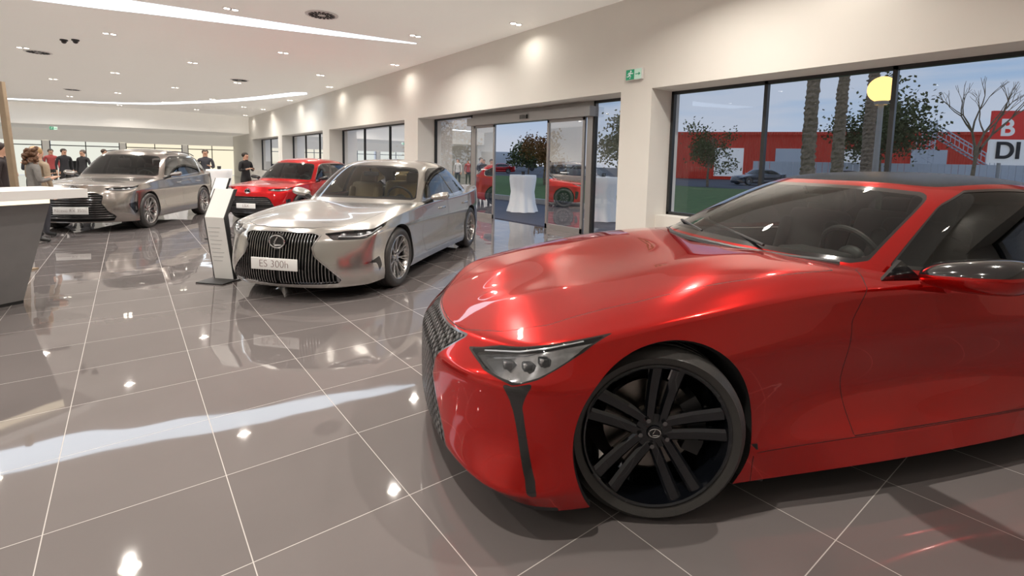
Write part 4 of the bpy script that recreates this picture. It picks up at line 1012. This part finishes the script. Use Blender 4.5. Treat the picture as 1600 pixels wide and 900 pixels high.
for i in range(120):
    m.box((.5*i,0,1.1),(.46,.05+.04*(i%2),2.2))
m.build('fence_panel',[M['fencew']],e,smooth=False)
e=empty('steel_staircase',wpt(50,41.0),math.atan2(d.y,d.x)); top(e,'white steel lattice tower with outdoor staircase','staircase')
m=MB()
for x in (0,1.1):
    for y in (0,1.1): m.tube([(x,y,0),(x,y,6.6)],.06,6)
for k in range(9):
    z=.7*k+.2
    m.tube([(0,0,z),(1.1,0,z+.7)],.035,5); m.tube([(1.1,0,z),(0,0,z+.7)],.035,5); m.tube([(0,0,z),(1.1,0,z)],.035,5)
m.build('tower',[M['fencew']],e)
m=MB()
for y in (0,1.0):
    for dz in (0,1.0): m.tube([(.5,y,5.6+dz),(6.0,y,1.9+dz)],.06,6)
for k in range(16):
    q=k/15; m.box((.5+5.5*q,.5,5.6-3.7*q),(.3,1.0,.05)); m.tube([(.5+5.5*q,0,5.6-3.7*q),(.5+5.5*q,0,6.6-3.7*q)],.03,5)
m.build('stair_flight',[M['fencew']],e)
c=wpt(30,29.0); e=empty('billboard_sign',c,-.66-.15); top(e,'red and white roadside sign with large letters','sign')
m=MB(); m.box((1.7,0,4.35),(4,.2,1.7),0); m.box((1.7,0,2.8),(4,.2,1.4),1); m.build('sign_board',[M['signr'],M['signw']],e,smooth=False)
m=MB(); m.tube([(.4,.1,0),(.4,.1,2.2)],.09,8); m.tube([(2.8,.1,0),(2.8,.1,2.2)],.09,8); m.build('sign_post',[M['aluframe']],e)
text('lettering','B',1.4,M['signw'],e,frame_m((.46,-.16,4.15),(1,0,0),(0,0,1),(0,-1,0)),.02,bold=.03)
text('lettering','DI',1.4,M['black'],e,frame_m((.62,-.16,2.8),(1,0,0),(0,0,1),(0,-1,0)),.02,bold=.03)
e=empty('street_lamp',(11.1,3.15,0)); top(e,'street lamp with glowing round globe on a pale pole','street lamp')
m=MB(); m.tube([(0,0,0),(0,0,2.70)],[.06,.045],12); m.lathe([(.10,2.68),(.12,2.74),(.06,2.77)],16); m.lathe([(.13,0),(.13,.12),(.07,.16)],16); m.build('pole',[M['concrete']],e)
m=MB(); m.ball((0,0,2.96),(.235,.235,.235),0,32); m.build('globe',[M['globe']],e)
def palm(loc_,h,r,label):
    e=empty('palm_tree',loc_); top(e,label,'palm tree','palm trees on the lawn')
    m=MB(); pts=[];rr=[]
    for i in range(70):
        q=i/69; pts.append((.15*math.sin(q*2),.1*math.sin(q*3),h*q)); rr.append(r*(1.15-.25*q)*(1+.14*(i%2)))
    m.tube(pts,rr,14)
    m.v=[(a+random.uniform(-.04,.04),b+random.uniform(-.04,.04),c+random.uniform(-.05,.05)) if c>.2 else (a,b,c) for a,b,c in m.v]
    m.build('trunk',[M['bark']],e,smooth=False)
    f=MB(); t0=Vector(pts[-1])
    for k in range(34):
        a=2*pi*k/17+.2*random.random(); el=random.uniform(.1,1.1); L=random.uniform(1.3,1.9)
        pr=None
        for i in range(9):
            q=i/8; p=t0+Vector((math.cos(a)*L*q*math.cos(el*.6),math.sin(a)*L*q*math.cos(el*.6),L*q*math.sin(el)-1.5*q*q*L*.5)); s_=Vector((-math.sin(a),math.cos(a),0))*(.32*math.sin(pi*min(1,q+.1))+.03)
            cur=(p-s_-Vector((0,0,.12)),p,p+s_-Vector((0,0,.12)))
            if pr: f.add([pr[0],pr[1],pr[2],cur[0],cur[1],cur[2]],[(0,1,4,3),(1,2,5,4)])
            pr=cur
    f.build('fronds',[M['leaf']],e,fix=False)
x,y=FR(25,14.9); palm((x,y,0),9.5,.27,'thick palm trunk with shaggy bark beyond the window')
x,y=FR(29,19.0); palm((x,y,0),9.,.27,'thick palm trunk behind the street lamp')
x,y=FR(35,25.0); palm((x,y,0),10.5,.32,'palm trunk leaning slightly beyond the window')
def tree(loc_,h,spread,lm,label,n=1500,leafs=.16,bare=False):
    e=empty('tree',loc_); top(e,label,'tree')
    m=MB(); tips=[]
    def br(p,d,L,r,dep):
        q=p+d*L; m.tube([p,(p+q)/2+Vector((random.uniform(-1,1),random.uniform(-1,1),0))*L*.05,q],[r,r*.85,r*.65],6 if dep<3 else 4)
        if dep>=(5 if bare else 3): tips.append(q); return
        for _ in range(3 if dep<2 else 2):
            nd=(d+Vector((random.uniform(-1,1),random.uniform(-1,1),random.uniform(-.2,.7)))*.62).normalized(); br(q,nd,L*.72,r*.62,dep+1)
        tips.append(q)
    br(Vector((0,0,0)),Vector((0,0,1)),h*.32,h*(.018 if bare else .025),0)
    m.build('trunk',[M['bark']],e,fix=False)
    if not bare:
        f=MB(); c=Vector((0,0,h*.62))
        cl=[c+Vector((random.gauss(0,1)*spread*.30,random.gauss(0,1)*spread*.30,random.gauss(0,1)*h*.14)) for _ in range(26)]
        for _ in range(n):
            o_=random.choice(cl); p=o_+Vector((random.gauss(0,1),random.gauss(0,1),random.gauss(0,1)))*spread*.12
            if p.z<h*.2: continue
            u=Vector((random.gauss(0,1),random.gauss(0,1),random.gauss(0,1))).normalized(); w=u.cross(Vector((random.random(),random.random(),1))).normalized()
            f.add([p-u*leafs,p+w*leafs*.7,p+u*leafs,p-w*leafs*.7],[(0,1,2,3)])
        f.build('foliage',[lm],e,smooth=False,fix=False)
x,y=FR(42,31.0); tree((x,y,0),7.8,6.0,M['leaf'],'broad green tree in front of the red building',6000,.15)
x,y=FR(38,15.0); tree((x,y,0),4.6,2.6,M['leaf'],'green tree beside the road',2200,.10)
x,y=FR(34,2.2); tree((x,y,0),3.8,2.0,M['leafo'],'autumn tree with orange leaves by the lawn',2000,.09)
x,y=FR(70,2.2); tree((x,y,0),4.6,4,M['leaf'],'dark green tree beyond the doors',1500,.2)
x,y=FR(30,6.4); tree((x,y,0),4.6,2.6,M['leaf'],'green shrub tree on the lawn',2000,.10)
x,y=FR(34,-4.6); tree((x,y,0),4.6,3.0,M['leafo'],'brown tree beyond the far window',2000,.11)
x,y=FR(26,24.2); tree((x,y,0),6.6,3,M['leaf'],'bare leafless tree against the dusk sky',0,.1,bare=True)
x,y=FR(105,-2.2); e=empty('truck',(x,y,0),-.66); top(e,'white box truck driving along the distant road','truck')
m=MB(); m.rbox((0,0,2.5),(9,2.5,2.7),.06); m.build('box_trailer',[M['fencew']],e)
m=MB(); m.rbox((6.0,0,1.9),(2.2,2.4,2.6),.25); m.box((7.08,0,2.3),(.06,2.,.9),1); m.build('cab',[M['darkpaint'],M['gloss']],e)
for xx in (-3.4,-2.3,6.2):
    for sd in (-1,1):
        m=MB(); m.lathe([(.001,-.15),(.3,-.15),(.5,-.12),(.5,.12),(.3,.15),(.001,.15)],24,0,'y'); m.build('wheel',[M['tire']],e,loc=(xx,sd*1.1,.5))
m=MB(); m.box((1,0,1.0),(11.5,.9,.25)); m.build('chassis',[M['trim']],e,smooth=False)

# ------------------------------------------------------------------ world + camera
w=bpy.data.worlds.new('dusk_sky'); SC.world=w; w.use_nodes=True; N=w.node_tree.nodes; L=w.node_tree.links
bg=N['Background']; tc=N.new('ShaderNodeTexCoord'); sx=N.new('ShaderNodeSeparateXYZ'); L.new(tc.outputs['Generated'],sx.inputs[0])
cr=N.new('ShaderNodeValToRGB'); L.new(sx.outputs['Z'],cr.inputs[0])
el=cr.color_ramp.elements; el[0].position=0; el[0].color=(.52,.55,.62,1); el[1].position=.5; el[1].color=(.17,.27,.45,1)
a=cr.color_ramp.elements.new(.12); a.color=(.28,.39,.56,1)
nz=N.new('ShaderNodeTexNoise'); nz.inputs['Scale'].default_value=4; nz.inputs['Detail'].default_value=5; mp=N.new('ShaderNodeMapping'); mp.inputs['Scale'].default_value=(1,1,7); L.new(tc.outputs['Generated'],mp.inputs[0]); L.new(mp.outputs[0],nz.inputs['Vector'])
mx=N.new('ShaderNodeMix'); mx.data_type='RGBA'; mr=N.new('ShaderNodeMapRange'); mr.inputs[1].default_value=.40; mr.inputs[2].default_value=.62; mr.inputs[4].default_value=.7; L.new(nz.outputs[0],mr.inputs[0]); L.new(mr.outputs[0],mx.inputs[0]); L.new(cr.outputs[0],mx.inputs[6]); mx.inputs[7].default_value=(.46,.49,.57,1); L.new(mx.outputs[2],bg.inputs[0]); bg.inputs[1].default_value=1.05

cam=bpy.data.cameras.new('camera'); co=bpy.data.objects.new('camera',cam); COL.objects.link(co); SC.camera=co
sp,cp,sy,cy,rho=.0949,.9955,.6153,.7883,.021
fw=Vector((sy*cp,cy*cp,-sp)); r0=Vector((cy,-sy,0)); u0=r0.cross(fw)
u=(u0-rho*r0).normalized(); r=(u.cross(-fw)).normalized()
mt=Matrix.Identity(4)
for j in range(3): mt[j][0]=r[j]; mt[j][1]=u[j]; mt[j][2]=-fw[j]
mt[0][3],mt[1][3],mt[2][3]=0,0,1.45
co.matrix_world=mt
cam.sensor_width=36; cam.lens=770/1600*36; cam.shift_y=-121/1600; cam.clip_start=.05; cam.clip_end=500
SC.view_settings.view_transform='Standard'; SC.view_settings.exposure=.12
